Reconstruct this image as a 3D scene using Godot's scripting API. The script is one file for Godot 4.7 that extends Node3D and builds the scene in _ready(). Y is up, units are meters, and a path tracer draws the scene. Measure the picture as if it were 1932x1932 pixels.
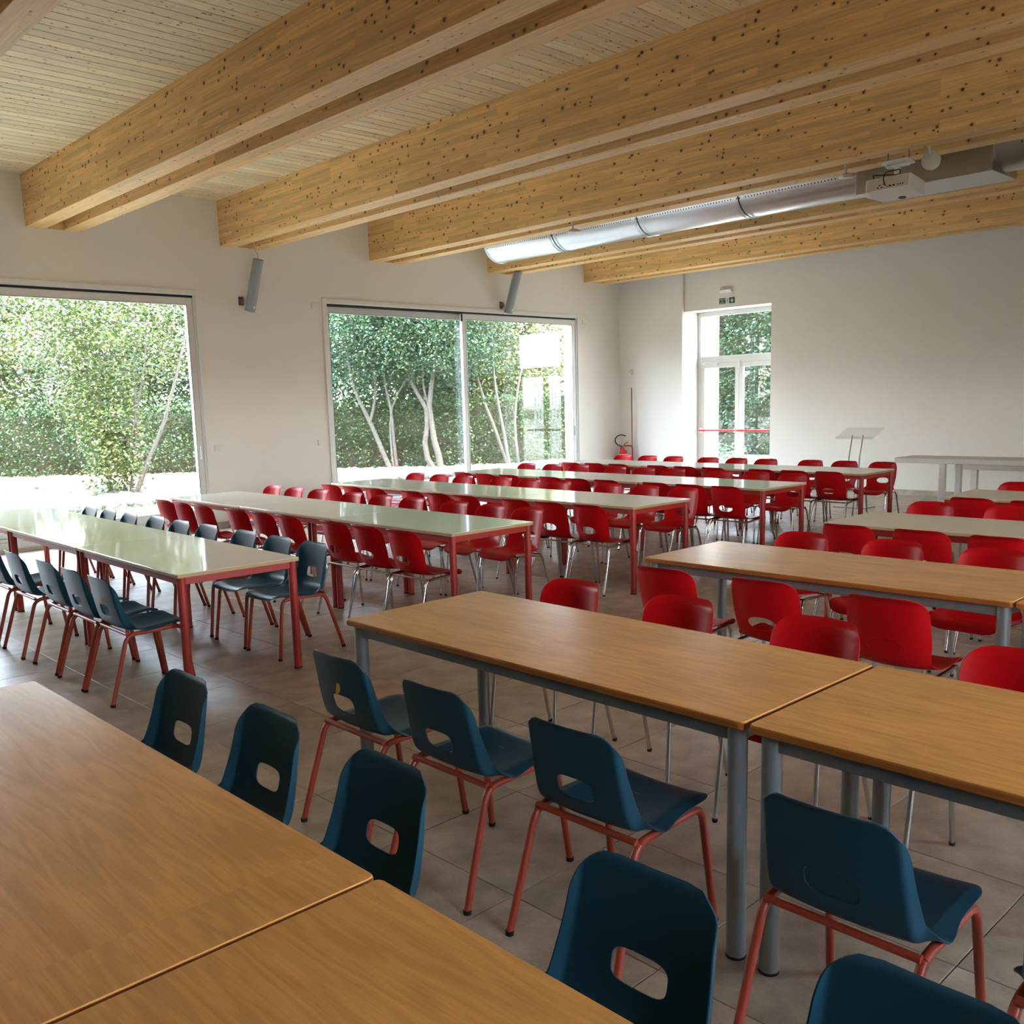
extends Node3D
# A school canteen: x runs from the window wall into the room, y up, depth v = -z away from the camera.

const D := 14.984          # far wall
const HB := 3.859          # underside of the beams
const HC := 4.455          # underside of the ceiling boards
const B1 := 3.9535         # first beam in view
const SP := 2.4846         # beam spacing
const XR := 15.2           # right wall
const VB := -8.6           # back wall
const CAM := Vector3(12.3729, 1.6435, 0.0)
const YAW := 0.8112
const PITCH := -0.1522
const ROLL := 0.0274
const FOC := 1781.8

var mats := {}
var taken := {}
var meshes := {}
var rng := RandomNumberGenerator.new()

func _ready() -> void:
	rng.seed = 7
	setup_camera()
	setup_light()
	make_materials()
	build_floor()
	build_walls()
	build_ceiling()
	build_windows()
	side_windows()
	build_door()
	build_outside()
	build_tables()
	build_chairs()
	build_ceiling_things()
	build_wall_things()
	build_far_things()

# ------------------------------------------------------------------ camera and light
func setup_camera() -> void:
	var c := Camera3D.new()
	c.name = "camera"
	c.projection = Camera3D.PROJECTION_FRUSTUM
	c.near = 0.05
	c.far = 300.0
	c.size = 0.05 * 1932.0 / FOC
	c.frustum_offset = 0.05 * Vector2((966.0 - 961.735) / FOC, (1032.166 - 966.0) / FOC)
	c.transform = Transform3D(Basis(Vector3.UP, YAW) * Basis(Vector3.RIGHT, PITCH) * Basis(Vector3.BACK, -ROLL), CAM)
	add_child(c)
	c.current = true

func setup_light() -> void:
	var e := Environment.new()
	e.tonemap_mode = Environment.TONE_MAPPER_LINEAR
	e.tonemap_exposure = 0.82
	e.background_mode = Environment.BG_SKY
	var sm := ProceduralSkyMaterial.new()
	sm.sky_top_color = Color(0.74, 0.86, 1.0)
	sm.sky_horizon_color = Color(1.0, 0.985, 0.95)
	sm.sky_curve = 0.25
	sm.ground_bottom_color = Color(0.5, 0.48, 0.42)
	sm.ground_horizon_color = Color(0.7, 0.69, 0.64)
	sm.sky_energy_multiplier = 5.0
	sm.ground_energy_multiplier = 2.0
	sm.sun_angle_max = 1.0
	var sky := Sky.new()
	sky.sky_material = sm
	e.sky = sky
	e.sdfgi_enabled = true
	e.ssao_enabled = true
	e.ssil_enabled = true
	var w := WorldEnvironment.new()
	w.name = "world_environment"
	w.environment = e
	add_child(w)
	var s := DirectionalLight3D.new()
	s.name = "sun"
	s.light_energy = 6.2
	s.light_color = Color(1.0, 0.95, 0.86)
	s.light_angular_distance = 0.6
	s.shadow_enabled = true
	s.sky_mode = DirectionalLight3D.SKY_MODE_LIGHT_ONLY
	add_child(s)
	var to_sun := Vector3(0.58, 0.80, -0.06).normalized()
	s.look_at_from_position(to_sun * 30.0, Vector3.ZERO, Vector3.UP)

# ------------------------------------------------------------------ mesh building
class MB:
	var v := PackedVector3Array()
	var n := PackedVector3Array()
	var u := PackedVector2Array()
	var i := PackedInt32Array()
	var off := Vector2.ZERO

	func vert(p: Vector3, nn: Vector3, uv: Vector2) -> int:
		v.append(p); n.append(nn); u.append(uv + off)
		return v.size() - 1

	# wound to agree with the normals
	func tri(a: int, b: int, c: int) -> void:
		if (v[b] - v[a]).cross(v[c] - v[a]).dot(n[a] + n[b] + n[c]) < 0.0:
			i.append(a); i.append(b); i.append(c)
		else:
			i.append(a); i.append(c); i.append(b)

	func uvof(p: Vector3, nn: Vector3) -> Vector2:
		var a := nn.abs()
		if a.y >= a.x and a.y >= a.z:
			return Vector2(p.x, p.z)
		if a.x >= a.z:
			return Vector2(p.z, -p.y)
		return Vector2(p.x, -p.y)

	func poly(pts: Array) -> void:
		var nn := Vector3.ZERO
		for k in pts.size():
			var p: Vector3 = pts[k]
			var q: Vector3 = pts[(k + 1) % pts.size()]
			nn += p.cross(q)
		nn = nn.normalized()
		var first := v.size()
		for p in pts:
			vert(p, nn, uvof(p, nn))
		for k in range(1, pts.size() - 1):
			tri(first, first + k, first + k + 1)

	func box(lo: Vector3, hi: Vector3, b := 0.0) -> void:
		var c := (lo + hi) * 0.5
		var h := (hi - lo) * 0.5
		b = minf(b, minf(h.x, minf(h.y, h.z)) * 0.9)
		var g := h - Vector3(b, b, b)
		for ax in 3:
			for s in [-1.0, 1.0]:
				var e1 := (ax + 1) % 3
				var e2 := (ax + 2) % 3
				var pts := []
				for q in [[-1.0, -1.0], [1.0, -1.0], [1.0, 1.0], [-1.0, 1.0]]:
					var p := Vector3.ZERO
					p[ax] = s * h[ax]
					p[e1] = q[0] * g[e1]
					p[e2] = q[1] * g[e2]
					pts.append(c + p)
				if s < 0.0:
					pts.reverse()
				poly(pts)
		if b <= 0.0:
			return
		for ax in 3:
			var e1 := (ax + 1) % 3
			var e2 := (ax + 2) % 3
			for s1 in [-1.0, 1.0]:
				for s2 in [-1.0, 1.0]:
					var a := Vector3.ZERO
					a[e1] = s1 * h[e1]; a[e2] = s2 * g[e2]
					var d := Vector3.ZERO
					d[e1] = s1 * g[e1]; d[e2] = s2 * h[e2]
					var along := Vector3.ZERO
					along[ax] = g[ax]
					var pts := [c + a - along, c + d - along, c + d + along, c + a + along]
					if s1 * s2 > 0.0:
						pts.reverse()
					poly(pts)
		for sx in [-1.0, 1.0]:
			for sy in [-1.0, 1.0]:
				for sz in [-1.0, 1.0]:
					var pts := [c + Vector3(sx * h.x, sy * g.y, sz * g.z), c + Vector3(sx * g.x, sy * h.y, sz * g.z), c + Vector3(sx * g.x, sy * g.y, sz * h.z)]
					if sx * sy * sz < 0.0:
						pts.reverse()
					poly(pts)

	# path of Vector3, radius number or array
	func tube(path: Array, radius, segs := 10, caps := true) -> void:
		var count := path.size()
		var side := Vector3.ZERO
		var first := v.size()
		var total := 0.0
		for k in count:
			var p: Vector3 = path[k]
			var t := Vector3.ZERO
			if k > 0:
				t += (p - path[k - 1]).normalized()
				total += (p - path[k - 1]).length()
			if k < count - 1:
				t += (path[k + 1] - p).normalized()
			t = t.normalized()
			if k == 0:
				side = t.cross(Vector3.UP if absf(t.y) < 0.9 else Vector3.RIGHT).normalized()
			else:
				side = (side - t * side.dot(t)).normalized()
			var up := side.cross(t).normalized()
			var r: float = radius[k] if radius is Array else radius
			for j in segs + 1:
				var a := TAU * j / segs
				var d := side * cos(a) + up * sin(a)
				vert(p + d * r, d, Vector2(float(j) / segs * TAU * r, total))
		for k in count - 1:
			for j in segs:
				var a := first + k * (segs + 1) + j
				var b := a + segs + 1
				tri(a, b, b + 1)
				tri(a, b + 1, a + 1)
		if caps:
			for e in [0, count - 1]:
				var row := first + (e * (segs + 1) as int)
				var ring := []
				for j in segs:
					ring.append(v[row + j])
				if e == 0:
					pass
				else:
					ring.reverse()
				poly(ring)

	# profile of Vector2(radius, height) from bottom to top, turned about the y axis through c
	func lathe(c: Vector3, prof: Array, segs := 20) -> void:
		var first := v.size()
		for k in prof.size():
			var p: Vector2 = prof[k]
			var t: Vector2 = (prof[mini(k + 1, prof.size() - 1)] - prof[maxi(k - 1, 0)])
			var nr := Vector2(t.y, -t.x).normalized()
			for j in segs + 1:
				var a := TAU * j / segs
				var d := Vector3(cos(a), 0, sin(a))
				vert(c + d * p.x + Vector3(0, p.y, 0), (d * nr.x + Vector3(0, nr.y, 0)).normalized(), Vector2(a * 0.1, p.y))
		for k in prof.size() - 1:
			for j in segs:
				var a := first + k * (segs + 1) + j
				var b := a + segs + 1
				tri(a, b + 1, a + 1)
				tri(a, b, b + 1)

	# plate with rounded corners: outline in x and z, from y0 up to y1
	func slab(x0: float, x1: float, z0: float, z1: float, y0: float, y1: float, r: float, b := 0.003) -> void:
		var ring := []
		for q in [[x1 - r, z1 - r, 0.0], [x0 + r, z1 - r, 90.0], [x0 + r, z0 + r, 180.0], [x1 - r, z0 + r, 270.0]]:
			for k in 5:
				var a := deg_to_rad(q[2] + 22.5 * k)
				ring.append([Vector2(q[0], q[1]), Vector2(cos(a), sin(a))])
		prism(ring, r, y0, y1, b)

	func prism(ring: Array, r: float, y0: float, y1: float, b: float) -> void:
		var m := ring.size()
		var rows := []
		for lv in [[y0, -b], [y0 + b, 0.0], [y1 - b, 0.0], [y1, -b]]:
			var row := []
			for e in ring:
				var q: Vector2 = e[0] + e[1] * (r + lv[1])
				row.append(Vector3(q.x, lv[0], q.y))
			rows.append(row)
		for k in 3:
			var start := v.size()
			for w in 2:
				for j in m:
					var d: Vector2 = ring[j][1]
					var up := 0.0
					if k == 0:
						up = -0.7
					elif k == 2:
						up = 0.7
					var nn := Vector3(d.x, up, d.y).normalized()
					var p: Vector3 = rows[k + w][j]
					vert(p, nn, Vector2(p.x + p.z, -p.y))
			for j in m:
				var jn := (j + 1) % m
				tri(start + j, start + m + jn, start + jn)
				tri(start + j, start + m + j, start + m + jn)
		var top: Array = rows[3].duplicate()
		top.reverse()
		poly(top)
		poly(rows[0])

	func mesh() -> ArrayMesh:
		var a := []
		a.resize(Mesh.ARRAY_MAX)
		a[Mesh.ARRAY_VERTEX] = v
		a[Mesh.ARRAY_NORMAL] = n
		a[Mesh.ARRAY_TEX_UV] = u
		a[Mesh.ARRAY_INDEX] = i
		var m := ArrayMesh.new()
		m.add_surface_from_arrays(Mesh.PRIMITIVE_TRIANGLES, a)
		return m

func P(x: float, y: float, v: float) -> Vector3:
	return Vector3(x, y, -v)

# box by x, y and depth ranges
func bx(m: MB, x0: float, x1: float, y0: float, y1: float, v0: float, v1: float, b := 0.0) -> void:
	m.box(Vector3(x0, y0, -v1), Vector3(x1, y1, -v0), b)

func numbered(called: String) -> String:
	if not taken.has(called):
		taken[called] = 0
		return called
	taken[called] += 1
	return "%s_%03d" % [called, taken[called]]

func put(called: String, m, mat: Material, parent: Node = self) -> MeshInstance3D:
	var o := MeshInstance3D.new()
	o.mesh = m.mesh() if m is MB else m
	o.material_override = mat
	o.cast_shadow = GeometryInstance3D.SHADOW_CASTING_SETTING_ON
	if parent == self:
		o.name = numbered(called)
		add_child(o)
	else:
		o.name = called
		parent.add_child(o, true)
	return o

func tag(o: Node, label: String, category: String, group := "", kind := "") -> Node:
	if label != "":
		o.set_meta("label", label)
	if category != "":
		o.set_meta("category", category)
	if group != "":
		o.set_meta("group", group)
	if kind != "":
		o.set_meta("kind", kind)
	return o

func thing(called: String, label: String, category: String, at := Vector3.ZERO, turn := 0.0, group := "") -> Node3D:
	var o := Node3D.new()
	o.name = numbered(called)
	add_child(o)
	o.position = at
	o.rotation.y = turn
	tag(o, label, category, group)
	return o

func struct_node(called: String, label: String) -> Node3D:
	var o := Node3D.new()
	o.name = called
	add_child(o)
	o.set_meta("kind", "structure")
	o.set_meta("label", label)
	return o

func bx1(called: String, mat: Material, parent: Node, x0: float, x1: float, y0: float, y1: float, v0: float, v1: float, b := 0.0) -> MeshInstance3D:
	var m := MB.new()
	bx(m, x0, x1, y0, y1, v0, v1, b)
	return put(called, m, mat, parent)

# ------------------------------------------------------------------ materials
func srgb(r: int, g: int, b: int) -> Color:
	return Color(r / 255.0, g / 255.0, b / 255.0)

func plain(c: Color, rough := 0.6, metal := 0.0, spec := 0.5) -> StandardMaterial3D:
	var m := StandardMaterial3D.new()
	m.albedo_color = c
	m.roughness = rough
	m.metallic = metal
	m.metallic_specular = spec
	return m

func tex_of(w: int, h: int, data: PackedByteArray) -> ImageTexture:
	var im := Image.create_from_data(w, h, false, Image.FORMAT_RGB8, data)
	return ImageTexture.create_from_image(im)

func noise(sd: int, freq: float, oct := 3) -> FastNoiseLite:
	var f := FastNoiseLite.new()
	f.seed = sd
	f.noise_type = FastNoiseLite.TYPE_SIMPLEX_SMOOTH
	f.frequency = freq
	f.fractal_type = FastNoiseLite.FRACTAL_FBM
	f.fractal_octaves = oct
	return f

# boards of sawn timber, u along the grain: rows of boards of differing tone, streaks and knots
func wood_boards(w: int, h: int, rows: int, base: Color, vary: float, knots: int, knot_size: float, sd: int, px_u: float, px_v: float, shortest: int, longest: int, joint: float) -> ImageTexture:
	var r := RandomNumberGenerator.new()
	r.seed = sd
	var f := noise(sd, 1.0, 3)
	var tone := PackedFloat32Array()
	tone.resize(w * rows)
	var warm := PackedFloat32Array()
	warm.resize(w * rows)
	for row in rows:
		var x := 0
		while x < w:
			var length := r.randi_range(shortest, longest)
			if w - x - length < shortest:
				length = w - x
			var t := 1.0 + r.randf_range(-vary, vary)
			var wm := r.randf_range(-1.0, 1.0)
			for k in range(x, mini(w, x + length)):
				tone[row * w + k] = t * (joint if k == x else 1.0)
				warm[row * w + k] = wm
			x += length
	var lum := PackedFloat32Array()
	lum.resize(w * h)
	for y in h:
		var row := int(float(y) / h * rows)
		for x in w:
			var a := TAU * x / w
			var cx := cos(a) * w / TAU
			var cy := sin(a) * w / TAU
			var g := f.get_noise_3d(cx * 0.006, cy * 0.006, y * 0.11 + row * 37.0)
			var g2 := f.get_noise_3d(cx * 0.02, cy * 0.02, y * 0.45 + row * 11.0)
			lum[y * w + x] = tone[row * w + x] * (1.0 + 0.10 * g + 0.06 * g2)
	var data := PackedByteArray()
	data.resize(w * h * 3)
	for y in h:
		var row := int(float(y) / h * rows)
		for x in w:
			var l := lum[y * w + x]
			var wm := warm[row * w + x] * vary * 0.35
			var o := (y * w + x) * 3
			data[o] = clampi(int(base.r * 255.0 * l), 0, 255)
			data[o + 1] = clampi(int(base.g * 255.0 * l * (1.0 - wm * 0.5)), 0, 255)
			data[o + 2] = clampi(int(base.b * 255.0 * l * (1.0 - wm)), 0, 255)
	for k in knots:
		var cx := r.randi_range(0, w - 1)
		var cy := r.randi_range(2, h - 3)
		var size := knot_size * r.randf_range(0.45, 1.25)
		var rx := maxf(1.2, size * px_u)
		var ry := maxf(1.2, size * px_v * r.randf_range(0.7, 1.1))
		var dark := r.randf_range(0.25, 0.6)
		var span := int(rx * 2.6) + 1
		for dy in range(-int(ry * 2.0) - 1, int(ry * 2.0) + 2):
			var y := cy + dy
			if y < 0 or y >= h:
				continue
			for dx in range(-span, span + 1):
				var x := posmod(cx + dx, w)
				var d := sqrt(pow(dx / rx, 2.0) + pow(dy / ry, 2.0))
				var halo := exp(-pow(sqrt(pow(dx / (rx * 1.9), 2.0) + pow(dy / (ry * 1.3), 2.0)), 2.0) * 1.6) * 0.22
				var m := 1.0 - halo
				if d < 1.0:
					m *= lerpf(dark, 0.8, smoothstep(0.6, 1.0, d))
				if m > 0.995:
					continue
				var o := (y * w + x) * 3
				data[o] = int(data[o] * lerpf(m, 1.0, 0.15))
				data[o + 1] = int(data[o + 1] * m)
				data[o + 2] = int(data[o + 2] * m * lerpf(0.9, 1.0, m))
	return tex_of(w, h, data)

# table veneer: fine grain and slow cathedral figure along u
func veneer(w: int, h: int, base: Color, sd: int, figure: float) -> ImageTexture:
	var f := noise(sd, 1.0, 4)
	var data := PackedByteArray()
	data.resize(w * h * 3)
	for y in h:
		for x in w:
			var warp := f.get_noise_2d(x * 0.0016, y * 0.012) * 2.2
			var ringv := sin((y * 0.055 + warp * 3.2) * 2.0)
			var fine := f.get_noise_2d(x * 0.010 + 500.0, y * 0.42 + warp * 2.0)
			var big := f.get_noise_2d(x * 0.003 + 90.0, y * 0.006)
			var l := 1.0 + figure * (0.03 * ringv + 0.055 * fine) + 0.07 * big
			var o := (y * w + x) * 3
			data[o] = clampi(int(base.r * 255.0 * l), 0, 255)
			data[o + 1] = clampi(int(base.g * 255.0 * (l * 1.06 - 0.06)), 0, 255)
			data[o + 2] = clampi(int(base.b * 255.0 * (l * 1.12 - 0.12)), 0, 255)
	return tex_of(w, h, data)

# mottled stone, soil or plaster
func mottle(w: int, base: Color, sd: int, amount: float, scale: float, specks: float) -> ImageTexture:
	var f := noise(sd, 1.0, 4)
	var data := PackedByteArray()
	data.resize(w * w * 3)
	for y in w:
		for x in w:
			var a := f.get_noise_2d(x * 4.0 * scale / w, y * 4.0 * scale / w)
			var b := f.get_noise_2d(x * 0.21, y * 0.21)
			var l := 1.0 + amount * a * 1.6 + specks * b
			var o := (y * w + x) * 3
			data[o] = clampi(int(base.r * 255.0 * l), 0, 255)
			data[o + 1] = clampi(int(base.g * 255.0 * l), 0, 255)
			data[o + 2] = clampi(int(base.b * 255.0 * (l * 1.04 - 0.04)), 0, 255)
	return tex_of(w, w, data)

func textured(t: Texture2D, rough: float, su: float, sv: float, spec := 0.5) -> StandardMaterial3D:
	var m := plain(Color.WHITE, rough, 0.0, spec)
	m.albedo_texture = t
	m.uv1_scale = Vector3(su, sv, 1.0)
	return m

func make_materials() -> void:
	mats.wall = plain(srgb(235, 232, 226), 0.85, 0.0, 0.2)
	mats.wall_texture = null
	mats.white = plain(srgb(232, 232, 228), 0.4)
	mats.frame = plain(srgb(226, 227, 224), 0.35)
	mats.gasket = plain(srgb(28, 30, 32), 0.7)
	mats.red = plain(srgb(178, 12, 20), 0.38, 0.0, 0.24)
	mats.teal = plain(srgb(34, 72, 90), 0.36, 0.0, 0.26)
	mats.terracotta = plain(srgb(164, 62, 44), 0.38)
	mats.table_red = plain(srgb(170, 52, 46), 0.4)
	mats.chrome = plain(srgb(205, 205, 205), 0.16, 1.0)
	mats.steel = plain(srgb(165, 165, 165), 0.3, 1.0)
	mats.grey_metal = plain(srgb(130, 135, 136), 0.4, 0.35)
	mats.rubber = plain(srgb(24, 24, 25), 0.8)
	mats.laminate = plain(srgb(238, 232, 216), 0.07, 0.0, 0.6)
	mats.laminate_edge = plain(srgb(196, 166, 126), 0.4)
	mats.cream = plain(srgb(222, 210, 184), 0.22)
	mats.oak_edge = textured(veneer(256, 64, srgb(170, 104, 48), 31, 2.0), 0.35, 1.2, 6.0)
	mats.beech = textured(veneer(1024, 512, srgb(214, 154, 86), 21, 1.0), 0.25, 0.5, 1.2)
	mats.beam_side = textured(wood_boards(2048, 256, 12, srgb(222, 180, 118), 0.06, 190, 0.014, 5, 256.0, 420.0, 110, 420, 0.94), 0.6, 0.125, 1.0 / 0.61)
	mats.beam_bottom = textured(wood_boards(2048, 96, 2, srgb(222, 180, 118), 0.05, 46, 0.010, 9, 256.0, 400.0, 260, 700, 0.88), 0.55, 0.125, 4.6)
	mats.plank = textured(wood_boards(2048, 512, 8, srgb(224, 204, 164), 0.06, 420, 0.009, 13, 256.0, 470.0, 700, 1400, 0.85), 0.65, 0.125, 1.0 / 1.088)
	mats.tile = []
	for k in 3:
		mats.tile.append(textured(mottle(256, srgb([176, 168, 182][k], [160, 153, 165][k], [138, 132, 143][k]), 40 + k, 0.12, 0.9, 0.06), 0.34, 1.1, 1.1))
	mats.grout = plain(srgb(96, 84, 74), 0.9)
	mats.skirting = textured(mottle(128, srgb(168, 160, 144), 52, 0.12, 1.0, 0.05), 0.5, 1.0, 1.0)
	mats.galvanised = plain(srgb(196, 202, 206), 0.3, 1.0)
	mats.duct = perforated()
	mats.speaker = plain(srgb(148, 152, 155), 0.5)
	mats.black = plain(srgb(22, 22, 24), 0.5)
	mats.panel = plain(srgb(206, 196, 182), 0.5)
	mats.sign_green = plain(srgb(18, 92, 58), 0.5)
	mats.ext_red = plain(srgb(206, 24, 28), 0.3)
	mats.dark_red = plain(srgb(140, 40, 36), 0.5)
	mats.yellow = plain(srgb(226, 180, 30), 0.5)
	mats.led = plain(srgb(225, 228, 230), 0.3, 0.3)
	mats.glass = plain(Color(0.5, 0.55, 0.53, 0.015), 0.02)
	mats.glass.transparency = BaseMaterial3D.TRANSPARENCY_ALPHA
	mats.acrylic = plain(Color(0.9, 0.93, 0.92, 0.07), 0.03)
	mats.acrylic.transparency = BaseMaterial3D.TRANSPARENCY_ALPHA
	mats.bark = textured(mottle(128, srgb(92, 84, 72), 61, 0.25, 2.0, 0.25), 0.9, 3.0, 3.0)
	mats.leaf = plain(Color.WHITE, 0.5)
	mats.leaf.vertex_color_use_as_albedo = true
	mats.leaf.backlight_enabled = true
	mats.leaf.backlight = Color(0.45, 0.5, 0.3)
	mats.leaf.cull_mode = BaseMaterial3D.CULL_DISABLED
	mats.hedge_core = plain(srgb(92, 80, 62), 0.95)
	mats.soil = textured(mottle(512, srgb(126, 116, 96), 71, 0.3, 3.0, 0.2), 0.95, 0.15, 0.15)
	mats.stone = plain(Color.WHITE, 0.9)
	mats.stone.vertex_color_use_as_albedo = true
	mats.render_yellow = plain(srgb(222, 206, 160), 0.9)
	mats.roof = plain(srgb(150, 130, 116), 0.9)
	mats.gate = plain(srgb(235, 235, 232), 0.5)
	mats.facade = plain(srgb(225, 220, 210), 0.9)

func perforated() -> StandardMaterial3D:
	var w := 128
	var h := 512
	var data := PackedByteArray()
	data.resize(w * h * 3)
	data.fill(200)
	# u runs along the duct (0.32 m), v round it; holes sit in two bands
	for k in h:
		for j in w:
			var row := int(k / 8.0)
			var band := row % 32
			if band < 10 or band > 20:
				continue
			var cx := fposmod(j + (8.0 if row % 2 == 1 else 0.0), 16.0) - 8.0
			var cy := fposmod(k, 8.0) - 4.0
			if cx * cx / 9.0 + cy * cy / 5.0 < 1.0:
				var o := (k * w + j) * 3
				data[o] = 40; data[o + 1] = 42; data[o + 2] = 44
	var m := plain(Color.WHITE, 0.28, 1.0)
	m.albedo_texture = tex_of(w, h, data)
	return m

# ------------------------------------------------------------------ room shell
func sees(p: Vector3) -> bool:
	var b := Basis(Vector3.UP, YAW) * Basis(Vector3.RIGHT, PITCH)
	var q := b.inverse() * (p - CAM)
	return q.z < -0.3 and absf(q.x / q.z) < 0.62 and absf(q.y / q.z) < 0.66

func build_floor() -> void:
	var f := struct_node("floor", "beige grey stone tile floor with thin dark joints")
	bx1("joint_bed", mats.grout, f, -0.35, XR + 0.3, -0.16, -0.004, VB - 0.3, D + 0.55)
	var pitch := 0.6065
	var x0 := 9.6 - 16.0 * pitch
	var v0 := 2.03 - 18.0 * pitch
	var cells := []
	for a in range(-1, 27):
		for b in range(0, 41):
			var xa := maxf(x0 + a * pitch + 0.002, 0.0)
			var xb := minf(x0 + (a + 1) * pitch - 0.002, XR)
			var va := maxf(v0 + b * pitch + 0.002, VB)
			var vb := minf(v0 + (b + 1) * pitch - 0.002, D + 0.45)
			if xb - xa < 0.02 or vb - va < 0.02:
				continue
			var c := P((xa + xb) * 0.5, 0, (va + vb) * 0.5)
			cells.append([c.distance_to(CAM) if sees(c) else 100.0 + c.distance_to(CAM), xa, xb, va, vb])
	cells.sort_custom(func(p, q): return p[0] < q[0])
	var rest := [MB.new(), MB.new(), MB.new()]
	for k in cells.size():
		var c: Array = cells[k]
		var kind := rng.randi_range(0, 2)
		var m: MB = MB.new() if k < 290 else rest[kind]
		m.off = Vector2(-c[1], c[4]) + Vector2(rng.randf(), rng.randf()) * 0.29
		var lift := rng.randf_range(-0.0006, 0.0006)
		bx(m, c[1], c[2], -0.012, lift, c[3], c[4], 0.0012)
		if k < 290:
			put("tile", m, mats.tile[kind], f)
	for kind in 3:
		tag(put("tile_field", rest[kind], mats.tile[kind], f), "", "", "", "stuff")

func build_walls() -> void:
	var m := MB.new()
	var top := 4.62
	# window wall, 0.35 thick, three openings
	var openings := [[0.37, 6.02], [8.08, 13.67]]
	var at := VB - 0.3
	for o in openings:
		bx(m, -0.35, 0.0, -0.3, top, at, o[0])
		bx(m, -0.35, 0.0, 3.19, top, o[0], o[1])
		bx(m, -0.35, 0.0, -0.3, 0.13, o[0], o[1])
		at = o[1]
	bx(m, -0.35, 0.0, -0.3, top, at, D + 0.5)
	var wl := put("wall_left", m, mats.wall)
	tag(wl, "white window wall with tall sliding windows", "", "", "structure")
	# far wall with the door opening and the pier that stands proud beside it
	m = MB.new()
	bx(m, 3.371, XR + 0.3, -0.3, top, D, D + 0.5)
	bx(m, 1.5265, 3.371, 3.227, top, D, D + 0.5)
	bx(m, 0.0, 1.5265, -0.3, top, D - 0.06, D + 1.15)
	tag(put("wall_far", m, mats.wall), "white end wall with a glazed exit door", "", "", "structure")
	m = MB.new()
	var from := VB
	for o in [[0.5, 3.0], [4.2, 7.4]]:
		bx(m, XR, XR + 0.3, -0.3, top, from, o[0])
		bx(m, XR, XR + 0.3, -0.3, 1.25, o[0], o[1])
		bx(m, XR, XR + 0.3, 2.35, top, o[0], o[1])
		from = o[1]
	bx(m, XR, XR + 0.3, -0.3, top, from, D)
	tag(put("wall_right", m, mats.wall), "white wall opposite the windows", "", "", "structure")
	m = MB.new()
	bx(m, 0.0, XR + 0.3, -0.3, top, VB - 0.3, VB)
	tag(put("wall_back", m, mats.wall), "white wall behind the viewer", "", "", "structure")
	m = MB.new()
	bx(m, 3.371, XR, 0.0, 0.09, D - 0.014, D, 0.002)
	tag(put("baseboard_far", m, mats.skirting), "grey stone skirting along the end wall", "", "", "structure")
	m = MB.new()
	bx(m, 0.0, 1.52, 0.0, 0.09, D - 0.074, D - 0.06, 0.002)
	tag(put("baseboard_pier", m, mats.skirting), "grey stone skirting on the pier beside the door", "", "", "structure")
	m = MB.new()
	bx(m, 0.0, 0.014, 0.0, 0.09, 6.1, 8.0, 0.002)
	bx(m, 0.0, 0.014, 0.0, 0.09, 13.75, D - 0.08, 0.002)
	bx(m, 0.0, 0.014, 0.0, 0.09, VB, 0.3, 0.002)
	tag(put("baseboard_left", m, mats.skirting), "grey stone skirting below the white window wall", "", "", "structure")

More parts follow.
